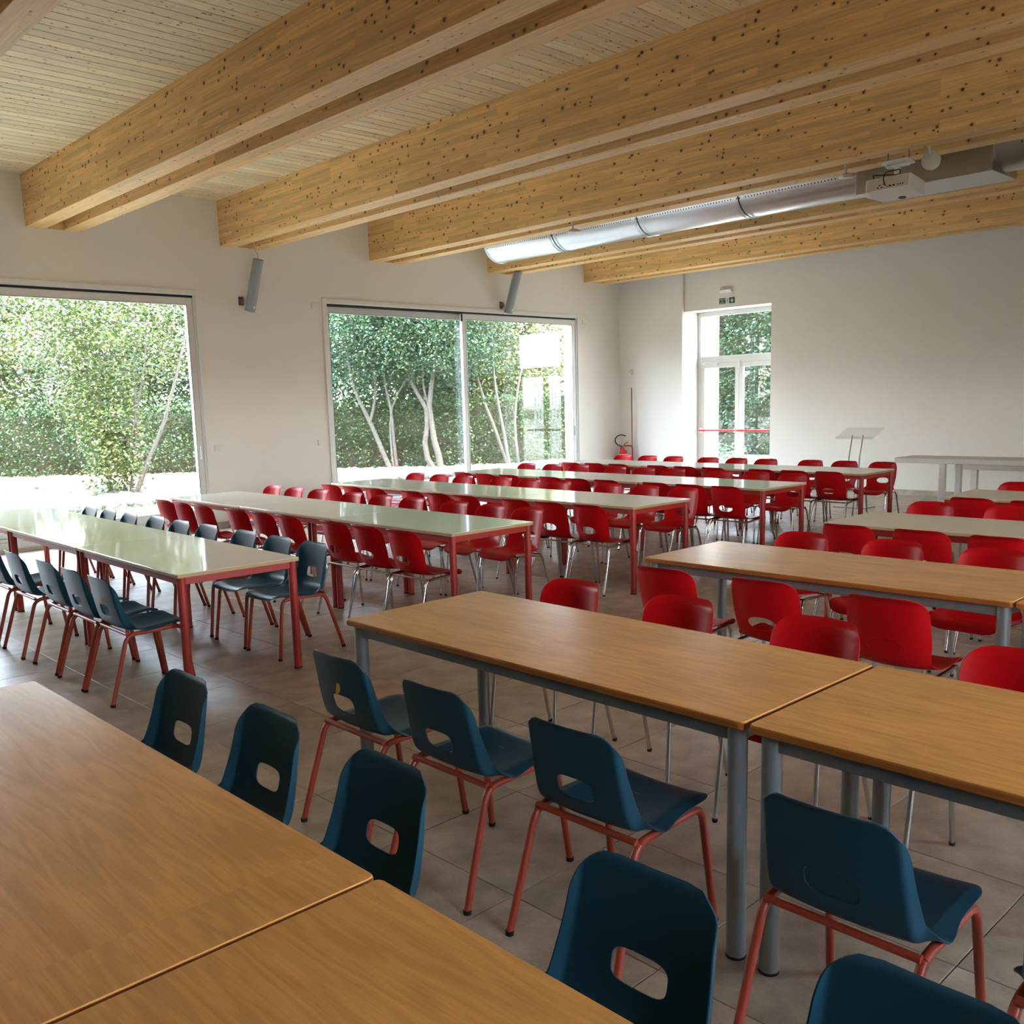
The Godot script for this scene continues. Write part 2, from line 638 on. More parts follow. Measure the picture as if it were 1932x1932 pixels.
func build_ceiling() -> void:
	var c := struct_node("ceiling", "pale pine board ceiling above the beams")
	bx1("deck", mats.facade, c, -0.42, XR + 0.6, HC + 0.03, 4.70, VB - 0.6, D + 0.9)
	var w := 0.1356
	var k := 0
	var x := 0.004
	while x < XR:
		var m := MB.new()
		# u along the board, v across, each board takes another row of the texture
		var x1 := minf(x + w - 0.005, XR)
		var row := float(rng.randi_range(0, 7)) * 0.136 + 0.0025
		var shift := rng.randf() * 8.0
		var g := 0.006
		var pts := [[x, HC + 0.02], [x, HC + g], [x + 0.004, HC], [x1 - 0.004, HC], [x1, HC + g], [x1, HC + 0.02]]
		for e in 5:
			var a: Array = pts[e]
			var b: Array = pts[e + 1]
			var nn := Vector3(b[1] - a[1], -(b[0] - a[0]), 0).normalized()
			var s := m.v.size()
			for q in [[a, VB], [b, VB], [b, D], [a, D]]:
				m.vert(P(q[0][0], q[0][1], q[1]), nn, Vector2(q[1] + shift, row + q[0][0] - x))
			m.tri(s, s + 1, s + 2)
			m.tri(s, s + 2, s + 3)
		put("plank", m, mats.plank, c)
		x += w
		k += 1
	# twin glulam beams with a slot between
	for b in range(-4, 5):
		var v := B1 + b * SP
		var t: Node3D = thing("glulam_beam", beam_label(b), "beam", P(0, HB, v), 0.0, "twin glulam beams under the ceiling")
		for half in 2:
			var va := 0.0 if half == 0 else 0.432
			var vb := 0.225 if half == 0 else 0.635
			var m := MB.new()
			m.off = Vector2(rng.randf() * 8.0, 0.0)
			var h := HC - HB
			# near and far side faces
			m.poly([P(0, 0.003, va), P(XR, 0.003, va), P(XR, h, va), P(0, h, va)])
			m.poly([P(XR, 0.003, vb), P(0, 0.003, vb), P(0, h, vb), P(XR, h, vb)])
			var mi := put("timber", m, mats.beam_side, t)
			var n := MB.new()
			n.off = Vector2(rng.randf() * 8.0, rng.randf())
			n.poly([P(0, 0.003, va), P(0, 0, va + 0.003), P(XR, 0, va + 0.003), P(XR, 0.003, va)])
			n.poly([P(0, 0, va + 0.003), P(0, 0, vb - 0.003), P(XR, 0, vb - 0.003), P(XR, 0, va + 0.003)])
			n.poly([P(0, 0, vb - 0.003), P(0, 0.003, vb), P(XR, 0.003, vb), P(XR, 0, vb - 0.003)])
			put("soffit", n, mats.beam_bottom, mi)
		bx1("slot_panel", mats.beam_side, t, 0.0, XR, 0.16, HC - HB, 0.226, 0.431)
		bx1("end_block", mats.beam_side, t, 0.001, 0.04, 0.004, 0.158, 0.226, 0.431)
		var lp := MB.new()
		bx(lp, 0.04, XR - 0.05, 0.012, 0.05, 0.227, 0.244, 0.002)
		put("light_profile", lp, mats.led, t)

func beam_label(b: int) -> String:
	match b:
		-1: return "twin timber beam at the upper left corner of the picture"
		0: return "wide honey timber beam above the left window, second nearest"
		1: return "twin timber beam ending above the first grey wall speaker"
		2: return "twin timber beam carrying the white projector"
		3: return "twin timber beam just behind the round silver duct"
		4: return "twin timber beam closest to the end wall"
	return "twin timber beam overhead behind the viewer, number %s back" % ["one", "two", "three", "four"][absi(b) - 1]

# ------------------------------------------------------------------ windows and door
func frame_ring(m: MB, x0: float, x1: float, y0: float, y1: float, v0: float, v1: float, wl: float, wr: float, wb: float, wt: float, b := 0.004) -> void:
	bx(m, x0, x1, y0, y1, v0, v0 + wl, b)
	bx(m, x0, x1, y0, y1, v1 - wr, v1, b)
	bx(m, x0, x1, y0, y0 + wb, v0 + wl, v1 - wr, b)
	bx(m, x0, x1, y1 - wt, y1, v0 + wl, v1 - wr, b)

func build_windows() -> void:
	var spans := [[0.37, 6.02], [8.08, 13.67]]
	var names := ["tall white framed sliding window on the left, looking onto a leafy shrub", "tall two-pane sliding window near the corner, looking onto slender trees"]
	for k in 2:
		var v0: float = spans[k][0]
		var v1: float = spans[k][1]
		var t := struct_node("window_%d" % (k + 1), names[k])
		var m := MB.new()
		frame_ring(m, -0.002, 0.016, 0.05, 3.25, v0 - 0.06, v1 + 0.06, 0.06, 0.06, 0.08, 0.06, 0.003)
		put("trim", m, mats.white, t)
		m = MB.new()
		frame_ring(m, -0.20, -0.006, 0.13, 3.19, v0, v1, 0.03, 0.03, 0.04, 0.012, 0.003)
		put("outer_frame", m, mats.frame, t)
		m = MB.new()
		bx(m, -0.18, -0.012, 3.15, 3.178, v0 + 0.03, v1 - 0.03)  # near-black strip paints the shadow in the gap above the sashes
		put("head_track_shadow", m, mats.gasket, t)
		var mid := (v0 + v1) * 0.5 + 0.05
		for half in 2:
			var a := v0 + 0.032 if half == 0 else mid - 0.13
			var b := mid + 0.04 if half == 0 else v1 - 0.032
			var x := -0.165 if half == 0 else -0.085
			m = MB.new()
			frame_ring(m, x, x + 0.065, 0.172, 3.15, a, b, 0.085, 0.09, 0.11, 0.10, 0.004)
			var sash := put("sash", m, mats.frame, t)
			m = MB.new()
			bx(m, x + 0.029, x + 0.033, 0.27, 3.06, a + 0.08, b - 0.085)
			put("pane", m, mats.glass, sash)
			m = MB.new()
			frame_ring(m, x + 0.064, x + 0.067, 0.276, 3.054, a + 0.079, b - 0.084, 0.006, 0.006, 0.006, 0.006, 0.0)
			put("gasket", m, mats.gasket, sash)
			if half == 1:
				m = MB.new()
				bx(m, x + 0.065, x + 0.10, 0.98, 1.16, b - 0.055, b - 0.035, 0.006)
				put("handle", m, mats.frame, sash)
				m = MB.new()
				bx(m, x + 0.062, x + 0.072, 3.02, 3.16, a - 0.02, a + 0.012, 0.002)
				put("stop_block", m, mats.black, sash)
		m = MB.new()
		bx(m, -0.36, -0.006, 0.10, 0.13, v0, v1, 0.004)
		put("sill", m, mats.frame, t)

func side_windows() -> void:  # the second window is added out of view to brighten the end wall
	for k in 2:
		var v0: float = [0.5, 4.2][k]
		var v1: float = [3.0, 7.4][k]
		var vm := (v0 + v1) * 0.5
		var t := struct_node("window_%d" % (k + 3), ["white framed window in the right-hand wall beside the viewer", "added unseen window in the right-hand wall, brightening the end wall"][k])
		var m := MB.new()
		frame_ring(m, XR + 0.1, XR + 0.17, 1.25, 2.35, v0, v1, 0.07, 0.07, 0.07, 0.07, 0.004)
		bx(m, XR + 0.1, XR + 0.17, 1.32, 2.28, vm - 0.04, vm + 0.04, 0.004)
		put("frame", m, mats.frame, t)
		m = MB.new()
		bx(m, XR + 0.13, XR + 0.134, 1.32, 2.28, v0 + 0.07, vm - 0.04)
		put("pane", m, mats.glass, t)
		m = MB.new()
		bx(m, XR + 0.13, XR + 0.134, 1.32, 2.28, vm + 0.04, v1 - 0.07)
		put("pane", m, mats.glass, t)

func build_door() -> void:
	var t := struct_node("door_1", "white glazed double exit door with red push bars and a transom")
	var x0 := 1.53
	var x1 := 3.368
	var va := D + 0.44
	var vb := D + 0.50
	var m := MB.new()
	bx(m, x0, x0 + 0.07, 0.0, 3.225, va, vb, 0.004)
	bx(m, x1 - 0.07, x1, 0.0, 3.225, va, vb, 0.004)
	bx(m, x0 + 0.07, x1 - 0.07, 3.14, 3.225, va, vb, 0.004)
	bx(m, x0 + 0.07, x1 - 0.07, 2.27, 2.40, va, vb, 0.004)
	put("frame", m, mats.frame, t)
	m = MB.new()
	bx(m, x0 + 0.07, x1 - 0.07, 2.40, 3.14, va + 0.028, va + 0.032)
	put("transom_pane", m, mats.glass, t)
	m = MB.new()
	bx(m, x0, x1, -0.012, 0.002, D, D + 0.52)
	put("threshold", m, mats.skirting, t)
	var xm := (x0 + x1) * 0.5
	for s in 2:
		var a := x0 + 0.072 if s == 0 else xm + 0.002
		var b := xm - 0.002 if s == 0 else x1 - 0.072
		m = MB.new()
		bx(m, a, a + 0.085, 0.012, 2.266, va - 0.004, va + 0.05, 0.004)
		bx(m, b - 0.085, b, 0.012, 2.266, va - 0.004, va + 0.05, 0.004)
		bx(m, a + 0.085, b - 0.085, 0.012, 0.13, va - 0.004, va + 0.05, 0.004)
		bx(m, a + 0.085, b - 0.085, 2.18, 2.266, va - 0.004, va + 0.05, 0.004)
		var leaf := put("door_leaf", m, mats.frame, t)
		m = MB.new()
		bx(m, a + 0.08, b - 0.08, 0.125, 2.185, va + 0.02, va + 0.024)
		put("pane", m, mats.glass, leaf)
		m = MB.new()
		m.tube([P(a + 0.02, 1.005, va - 0.09), P(b - 0.02, 1.005, va - 0.09)], 0.02, 12)
		tag(put("push_bar", m, mats.ext_red, leaf), "red push bar", "")
		for e in [a + 0.03, b - 0.03]:
			m = MB.new()
			bx(m, e - 0.025, e + 0.025, 0.965, 1.045, va - 0.10, va - 0.004, 0.006)
			put("bar_bracket", m, mats.frame, leaf)
	m = MB.new()
	bx(m, 1.72, 2.0, 2.225, 2.28, va - 0.06, va - 0.004, 0.006)
	put("door_closer", m, mats.frame, t)
	m = MB.new()
	bx(m, xm - 0.02, xm + 0.035, 2.16, 2.30, va - 0.03, va - 0.004, 0.006)
	put("latch_housing", m, mats.frame, t)

# ------------------------------------------------------------------ tables
func table_mesh(style: String, length: float, depth: float, h: float) -> Node3D:
	# local origin: near left corner on the floor, x along, -z away
	var root := Node3D.new()
	var leg_r := 0.026
	var leg_mat: Material = mats.table_red
	var th := 0.024
	var inset := 0.035
	if style == "grey":
		leg_r = 0.029; leg_mat = mats.grey_metal; th = 0.026; inset = 0.05
	var g := 0.002
	var m := MB.new()
	var top: MeshInstance3D
	if style == "grey":
		m.slab(g, length - g, -depth, 0.0, h - th, h - 0.002, 0.018, 0.004)
		var edge := put("edge_band", m, mats.oak_edge, root)
		m = MB.new()
		m.off = Vector2(rng.randf(), rng.randf())
		m.slab(g + 0.0015, length - g - 0.0015, -depth + 0.0015, -0.0015, h - 0.004, h, 0.017, 0.0015)
		put("tabletop", m, mats.beech, root)
	else:
		m.slab(g, length - g, -depth, 0.0, h - th, h - 0.003, 0.008, 0.003)
		put("edge_band", m, mats.laminate_edge, root)
		m = MB.new()
		m.slab(g, length - g, -depth, 0.0, h - 0.003, h, 0.008, 0.0012)
		put("tabletop", m, mats.laminate if style == "white" else mats.cream, root)
	var yb := h - th
	for q in [[inset, inset], [length - inset, inset], [inset, depth - inset], [length - inset, depth - inset]]:
		m = MB.new()
		m.lathe(Vector3(q[0], 0, -q[1]), [Vector2(0.0, 0.006), Vector2(leg_r - 0.002, 0.006), Vector2(leg_r, 0.009), Vector2(leg_r, yb)], 18)
		var leg := put("leg", m, leg_mat, root)
		m = MB.new()
		m.lathe(Vector3(q[0], 0, -q[1]), [Vector2(0.0, 0.0005), Vector2(leg_r + 0.001, 0.0005), Vector2(leg_r + 0.001, 0.008), Vector2(leg_r - 0.002, 0.0085)], 18)
		put("foot_cap", m, mats.rubber, leg)
	var ah := 0.045 if style != "grey" else 0.05
	for z in [inset, depth - inset]:
		m = MB.new()
		m.box(Vector3(inset + leg_r * 0.5, yb - ah, -z - 0.012), Vector3(length - inset - leg_r * 0.5, yb - 0.001, -z + 0.012), 0.003)
		put("apron", m, leg_mat, root)
	for x in [inset, length - inset]:
		m = MB.new()
		m.box(Vector3(x - 0.012, yb - ah, -depth + inset + leg_r * 0.5), Vector3(x + 0.012, yb - 0.001, -inset - leg_r * 0.5), 0.003)
		put("apron", m, leg_mat, root)
	return root

func build_tables() -> void:
	# row: name, right end x, near v, turn, [joints from right to left], height, depth, style
	var rows := [
		["A", 7.184, 2.2907, -0.0206, [0.0, -1.703, -3.411, -5.06], 0.716, 0.792, "white", "teal-chair row by the left window"],
		["B", 7.378, 4.1884, -0.0126, [0.0, -1.553, -3.115, -4.66], 0.75, 0.80, "white", "first red-chair row"],
		["C", 7.408, 6.1518, -0.0091, [0.0, -1.553, -3.115, -4.62], 0.75, 0.80, "white", "second red-chair row"],
		["D", 7.483, 8.0509, -0.0092, [0.0, -1.553, -3.115, -4.66], 0.75, 0.80, "white", "third red-chair row"],
		["E", 7.490, 10.0852, -0.0005, [0.0, -1.553, -3.115, -4.66], 0.75, 0.80, "white", "last red-chair row"],
		["P", 8.985, 0.1783, 0.0042, [1.971, 0.0], 0.75, 0.788, "grey", "foreground beech row"],
		["P", 8.985, 0.1783, 0.0042, [3.95, 1.975], 0.75, 0.788, "grey", "foreground beech row"],
		["Q", 9.006, 2.2063, -0.0056, [1.979, 0.0], 0.744, 0.788, "grey", "grey-legged beech row in mid picture"],
		["Q", 9.006, 2.2063, -0.0056, [3.97, 1.99], 0.744, 0.788, "grey", "grey-legged beech row in mid picture"],
		["R", 9.026, 4.2291, 0.0106, [1.971, 0.0], 0.744, 0.788, "grey", "second grey-legged beech row"],
		["R", 9.026, 4.2291, 0.0106, [3.95, 1.975], 0.744, 0.788, "grey", "second grey-legged beech row"],
		["S", 9.108, 6.1558, 0.0191, [1.97, 0.0], 0.744, 0.788, "cream", "nearer cream-topped right-hand row"],
		["S", 9.108, 6.1558, 0.0191, [3.95, 1.975], 0.744, 0.788, "cream", "nearer cream-topped right-hand row"],
		["T", 9.101, 8.2092, 0.03, [1.97, 0.0], 0.744, 0.788, "cream", "farther cream-topped right-hand row"],
		["T", 9.101, 8.2092, 0.03, [3.95, 1.975], 0.744, 0.788, "cream", "farther cream-topped right-hand row"],
	]
	var seen := {}
	for r in rows:
		var joints: Array = r[4]
		var left_block: bool = "ABCDE".contains(r[0])
		for k in joints.size() - 1:
			var length: float = joints[k] - joints[k + 1]
			var t := table_mesh(r[7], length, r[6], r[5])
			t.name = numbered("dining_table")
			add_child(t)
			var basis := Basis(Vector3.UP, r[3])
			t.transform = Transform3D(basis, P(r[1], 0, r[2]) + basis * Vector3(joints[k + 1], 0, 0))
			var label := ""
			if left_block:
				label = "white table with red legs, %s, %s" % [["at the aisle end", "in the middle", "nearest the window"][k], r[8]]
			else:
				var idx: int = seen.get(r[0], 0)
				seen[r[0]] = idx + 1
				label = "%s table, %s, %s" % ["beech topped" if r[7] == "grey" else "cream topped red-legged", ["at the aisle end", "second from the aisle"][idx], r[8]]
			tag(t, label, "table", "canteen dining tables")

# ------------------------------------------------------------------ chairs
class Prof:
	var pts := []
	var at := []
	func _init(ctrl: Array) -> void:
		# Catmull-Rom through the control points
		var n := ctrl.size()
		for k in n - 1:
			var p0: Vector2 = ctrl[maxi(k - 1, 0)]
			var p1: Vector2 = ctrl[k]
			var p2: Vector2 = ctrl[k + 1]
			var p3: Vector2 = ctrl[mini(k + 2, n - 1)]
			for j in 8:
				var t := j / 8.0
				pts.append(0.5 * (2.0 * p1 + (p2 - p0) * t + (2.0 * p0 - 5.0 * p1 + 4.0 * p2 - p3) * t * t + (3.0 * p1 - p0 - 3.0 * p2 + p3) * t * t * t))
		pts.append(ctrl[n - 1])
		at = [0.0]
		for k in range(1, pts.size()):
			at.append(at[k - 1] + (pts[k] - pts[k - 1]).length())
	func length() -> float:
		return at[at.size() - 1]
	func pos(s: float) -> Vector2:
		s = clampf(s, 0.0, length())
		var lo := 0
		var hi := at.size() - 1
		while hi - lo > 1:
			var mid := (lo + hi) / 2
			if at[mid] <= s:
				lo = mid
			else:
				hi = mid
		return pts[lo].lerp(pts[hi], (s - at[lo]) / maxf(at[hi] - at[lo], 1e-6))
	func tan(s: float) -> Vector2:
		return (pos(s + 0.006) - pos(s - 0.006)).normalized()
	func s_at_height(y: float) -> float:
		for k in pts.size():
			if pts[k].y < y:
				return at[k]
		return 0.0

func shell_point(kind: String, pr: Prof, p: float, s: float) -> Vector3:
	# unfolded shell coordinates (p across, s along from the top of the back) to chair space: x across, y up, z backwards
	var c := pr.pos(s)
	var t := pr.tan(s)
	var nrm := Vector2(t.y, -t.x) * -1.0
	# normal towards the sitter: forwards on the back, upwards on the seat
	var L := pr.length()
	var q := s / L
	var x := p
	var lift := 0.0
	var ap := absf(p)
	if kind == "teal":
		var wing := lerpf(1.25, -0.22, smoothstep(0.40, 0.60, q))
		var flat := lerpf(0.158, 0.172, smoothstep(0.05, 0.55, q))
		if ap > flat:
			var e := ap - flat
			var rr := 0.014
			var sg := signf(wing)
			var th := absf(wing)
			var xe: float
			var ne: float
			if e < rr * th:
				xe = rr * sin(e / rr)
				ne = rr * (1.0 - cos(e / rr))
			else:
				xe = rr * sin(th) + (e - rr * th) * cos(th)
				ne = rr * (1.0 - cos(th)) + (e - rr * th) * sin(th)
			x = signf(p) * (flat + xe)
			lift = ne * sg
		lift += 0.008 * pow(minf(ap, flat) / flat, 2.0)
		if q > 0.5:
			lift += -0.006 * (1.0 - pow(minf(ap / 0.15, 1.0), 2.0)) * smoothstep(0.5, 0.65, q) * (1.0 - smoothstep(0.85, 1.0, q))
	else:
		var back := 1.0 - smoothstep(0.40, 0.58, q)
		var seat := smoothstep(0.5, 0.66, q) * (1.0 - smoothstep(0.86, 1.0, q))
		var r := ap / 0.2
		lift = back * (0.055 * r * r + 0.012 * pow(r, 4.0)) + seat * (0.020 * r * r * r - 0.004)
		lift += (1.0 - back) * (1.0 - seat) * 0.012 * r * r * (1.0 if q < 0.7 else -0.6)
		x = p * (1.0 - back * 0.06 * r)
		# a slightly rolled top edge
		lift -= 0.010 * back * (1.0 - smoothstep(0.0, 0.05, q))
	var way := nrm
	if kind == "red":
		# the sides of the back come straight forwards
		way = Vector2(1.0, -0.06).lerp(nrm, smoothstep(0.38, 0.56, q))
	var v := c + way * lift
	return Vector3(x, v.y, -v.x)

func half_width(kind: String, q: float, s: float, L: float) -> float:
	var w := 0.0
	var rt := 0.105
	var rb := 0.085
	if kind == "teal":
		w = lerpf(0.188, 0.222, smoothstep(0.05, 0.5, q))
		w = lerpf(w, 0.203, smoothstep(0.58, 0.75, q))
	else:
		rt = 0.085
		rb = 0.09
		w = lerpf(0.196, 0.200, smoothstep(0.0, 0.25, q))
		w = lerpf(w, 0.185, smoothstep(0.25, 0.46, q) * (1.0 - smoothstep(0.46, 0.62, q)))
		w = lerpf(w, 0.212, smoothstep(0.5, 0.68, q))
		w = lerpf(w, 0.200, smoothstep(0.75, 1.0, q))
	if s < rt:
		w -= rt - sqrt(maxf(0.0, rt * rt - (rt - s) * (rt - s)))
	if L - s < rb:
		var d := L - s
		w -= rb - sqrt(maxf(0.0, rb * rb - (rb - d) * (rb - d)))
	return maxf(w, 0.0)

func shell_mesh(kind: String) -> Array:
	var ctrl: Array
	if kind == "teal":
		ctrl = [Vector2(-0.078, 0.716), Vector2(-0.064, 0.704), Vector2(-0.052, 0.64), Vector2(-0.036, 0.55), Vector2(-0.016, 0.468), Vector2(0.002, 0.430), Vector2(0.034, 0.409), Vector2(0.09, 0.404), Vector2(0.20, 0.408), Vector2(0.31, 0.418), Vector2(0.362, 0.416), Vector2(0.390, 0.405), Vector2(0.398, 0.390)]
	else:
		ctrl = [Vector2(-0.118, 0.768), Vector2(-0.104, 0.75), Vector2(-0.092, 0.69), Vector2(-0.072, 0.60), Vector2(-0.044, 0.51), Vector2(-0.018, 0.465), Vector2(0.022, 0.438), Vector2(0.08, 0.426), Vector2(0.18, 0.424), Vector2(0.27, 0.433), Vector2(0.325, 0.430), Vector2(0.358, 0.414), Vector2(0.37, 0.392)]
	var pr := Prof.new(ctrl)
	var L := pr.length()
	var hc := Vector2(0.0, pr.s_at_height(0.522 if kind == "teal" else 0.545))
	var ha := 0.070 if kind == "teal" else 0.080
	var hb := 0.036 if kind == "teal" else 0.036
	var ex := 3.6 if kind == "teal" else 2.2
	# outline in unfolded coordinates, clockwise from the top centre
	var side := []
	var N := 44
	for k in N + 1:
		var f := float(k) / N
		var s := L * f
		# denser towards both rounded ends
		s = L * (0.5 - 0.5 * cos(PI * f)) * 0.6 + s * 0.4
		side.append(Vector2(half_width(kind, s / L, s, L), s))
	var outline := []
	outline.append(Vector2(0, 0))
	for k in N + 1:
		outline.append(side[k])
	outline.append(Vector2(0, L))
	for k in range(N, -1, -1):
		outline.append(Vector2(-side[k].x, side[k].y))
	var M := 30
	var cnt := outline.size()
	var th := 0.0045
	var grid := []
	for ring in M + 1:
		var f := 1.0 - pow(1.0 - float(ring) / M, 1.5)
		var row := []
		for j in cnt:
			var o: Vector2 = outline[j]
			var d := (o - hc)
			var a := d.angle()
			var ca := cos(a)
			var sa := sin(a)
			var rr := pow(pow(absf(ca) / ha, ex) + pow(absf(sa) / hb, ex), -1.0 / ex)
			var h := hc + Vector2(ca, sa) * rr
			row.append(h.lerp(o, f))
		grid.append(row)
	var m := MB.new()
	var pos := []
	var nor := []
	for ring in M + 1:
		var pr_row := []
		var n_row := []
		for j in cnt:
			var g: Vector2 = grid[ring][j]
			var e := 0.003
			var p := shell_point(kind, pr, g.x, g.y)
			var dx := shell_point(kind, pr, g.x + e, g.y) - shell_point(kind, pr, g.x - e, g.y)
			var ds := shell_point(kind, pr, g.x, minf(g.y + e, L)) - shell_point(kind, pr, g.x, maxf(g.y - e, 0.0))
			pr_row.append(p)
			n_row.append(ds.cross(dx).normalized())
		pos.append(pr_row)
		nor.append(n_row)
	for sgn in [1.0, -1.0]:
		var first := m.v.size()
		for ring in M + 1:
			for j in cnt:
				var nn: Vector3 = nor[ring][j] * sgn
				m.vert(pos[ring][j] + nn * th * 0.5, nn, grid[ring][j])
		for ring in M:
			for j in cnt:
				var jn := (j + 1) % cnt
				var a := first + ring * cnt + j
				var b := first + ring * cnt + jn
				var c := a + cnt
				var d := b + cnt
				if sgn > 0.0:
					m.tri(a, c, d); m.tri(a, d, b)
				else:
					m.tri(a, d, c); m.tri(a, b, d)
	# rims
	for ring in [0, M]:
		var first := m.v.size()
		for j in cnt:
			var pn: Vector3 = pos[ring][(j + 1) % cnt] - pos[ring][(j - 1 + cnt) % cnt]
			var nn: Vector3 = nor[ring][j]
			var out := pn.cross(nn).normalized()
			if ring == 0:
				out = -out
			var inner: Vector3 = pos[ring - 1 if ring > 0 else 1][j]
			if out.dot(pos[ring][j] - inner) < 0.0:
				out = -out
			m.vert(pos[ring][j] + nn * th * 0.5, (out + nn * 0.6).normalized(), Vector2.ZERO)
			m.vert(pos[ring][j] + out * 0.0015, out, Vector2.ZERO)
			m.vert(pos[ring][j] - nn * th * 0.5, (out - nn * 0.6).normalized(), Vector2.ZERO)
		for j in cnt:
			var jn := (j + 1) % cnt
			for w in 2:
				var a := first + j * 3 + w
				var b := first + jn * 3 + w
				m.tri(a, b, b + 1)
				m.tri(a, b + 1, a + 1)
	# a fill for the closed hand hole
	var fill := MB.new()
	var mid := shell_point(kind, pr, 0.0, hc.y)
	var mn: Vector3 = (shell_point(kind, pr, 0.0, hc.y + 0.01) - mid).cross(shell_point(kind, pr, 0.01, hc.y) - mid).normalized()
	for sgn in [1.0, -1.0]:
		var ringp := []
		for j in cnt:
			ringp.append(pos[0][j] + nor[0][j] * (-0.002 + 0.001 * sgn))
		var centre := Vector3.ZERO
		for p in ringp:
			centre += p
		centre /= cnt
		var first := fill.v.size()
		for p in ringp:
			fill.vert(p, mn * sgn, Vector2.ZERO)
		var ci := fill.vert(centre, mn * sgn, Vector2.ZERO)
		for j in cnt:
			if sgn > 0.0:
				fill.tri(ci, first + j, first + (j + 1) % cnt)
			else:
				fill.tri(ci, first + (j + 1) % cnt, first + j)
	return [m.mesh(), fill.mesh()]

func bend(pts: Array, r: float) -> Array:
	# polyline with rounded corners
	var out := [pts[0]]
	for k in range(1, pts.size() - 1):
		var p: Vector3 = pts[k]
		var a: Vector3 = (pts[k - 1] - p)
		var b: Vector3 = (pts[k + 1] - p)
		var d := minf(r, minf(a.length(), b.length()) * 0.5)
		var pa := p + a.normalized() * d
		var pb := p + b.normalized() * d
		for j in 6:
			var t := j / 5.0
			out.append(pa.lerp(p, t).lerp(p.lerp(pb, t), t))
	out.append(pts[pts.size() - 1])
	return out

func chair_proto(kind: String, closed: bool) -> Node3D:
	var root := Node3D.new()
	if not meshes.has(kind):
		meshes[kind] = shell_mesh(kind)
		var set_ := []
		var r := 0.0125 if kind == "teal" else 0.0095
		for s in [-1.0, 1.0]:
			var rf: Vector3
			var rt: Vector3
			var ft: Vector3
			var ff: Vector3
			if kind == "teal":
				rf = Vector3(s * 0.212, 0.008, 0.11)
				rt = Vector3(s * 0.196, 0.392, -0.008)
				ft = Vector3(s * 0.192, 0.398, -0.335)
				ff = Vector3(s * 0.208, 0.008, -0.385)
			else:
				rf = Vector3(s * 0.215, 0.006, 0.105)
				rt = Vector3(s * 0.196, 0.405, 0.0)
				ft = Vector3(s * 0.196, 0.418, -0.285)
				ff = Vector3(s * 0.210, 0.006, -0.325)
			var path := bend([rf, rt, ft, ff], 0.05)
			# rear leg, side rail, front leg
			var rl := MB.new()
			rl.tube(path.slice(0, 5), r, 10)
			var rail := MB.new()
			rail.tube(path.slice(4, 10), r, 10)
			var fl := MB.new()
			fl.tube(path.slice(9, path.size()), r, 10)
			var caps := []
			for f in [rf, ff]:
				var cm := MB.new()
				cm.lathe(Vector3(f.x, 0, f.z), [Vector2(0, 0.0005), Vector2(r + 0.001, 0.0005), Vector2(r + 0.002, 0.014), Vector2(r, 0.016)], 10)
				caps.append(cm.mesh())
			set_.append([rl.mesh(), rail.mesh(), fl.mesh(), caps])
		var hx := 0.196
		var cb := MB.new()
		var cy := 0.396 if kind == "teal" else 0.408
		cb.tube([Vector3(-hx, cy, -0.010), Vector3(hx, cy, -0.010)], r * 0.85, 8)
		var cf := MB.new()
		cf.tube([Vector3(-hx, cy + 0.004, -0.26), Vector3(hx, cy + 0.004, -0.26)], r * 0.85, 8)
		meshes[kind + "_frame"] = set_
		meshes[kind + "_bars"] = [cb.mesh(), cf.mesh()]
	var shell_mat: Material = mats.teal if kind == "teal" else mats.red
	var fr: Material = mats.terracotta if kind == "teal" else mats.chrome
	var sh := put("seat_shell", meshes[kind][0], shell_mat, root)
	if closed:
		put("closed_hand_hole", meshes[kind][1], shell_mat, sh)
	for side in meshes[kind + "_frame"]:
		var a := put("leg", side[0], fr, root)
		put("foot_cap", side[3][0], mats.rubber, a)
		put("side_rail", side[1], fr, root)
		var b := put("leg", side[2], fr, root)
		put("foot_cap", side[3][1], mats.rubber, b)
	for c in meshes[kind + "_bars"]:
		put("crossbar", c, fr, root)
	return root

func sticker(parent: Node) -> void:
	var m := MB.new()
	var pts := []
	for k in 11:
		var a := deg_to_rad(100.0 + 18.0 * k)
		pts.append(Vector3(-0.020 - 0.028 * cos(a + PI) * -1.0, 0.585 + 0.028 * sin(a), 0.0475))
	pts.reverse()
	var back := []
	m.poly(pts)
	tag(put("sticker", m, mats.yellow, parent), "yellow half round sticker", "")

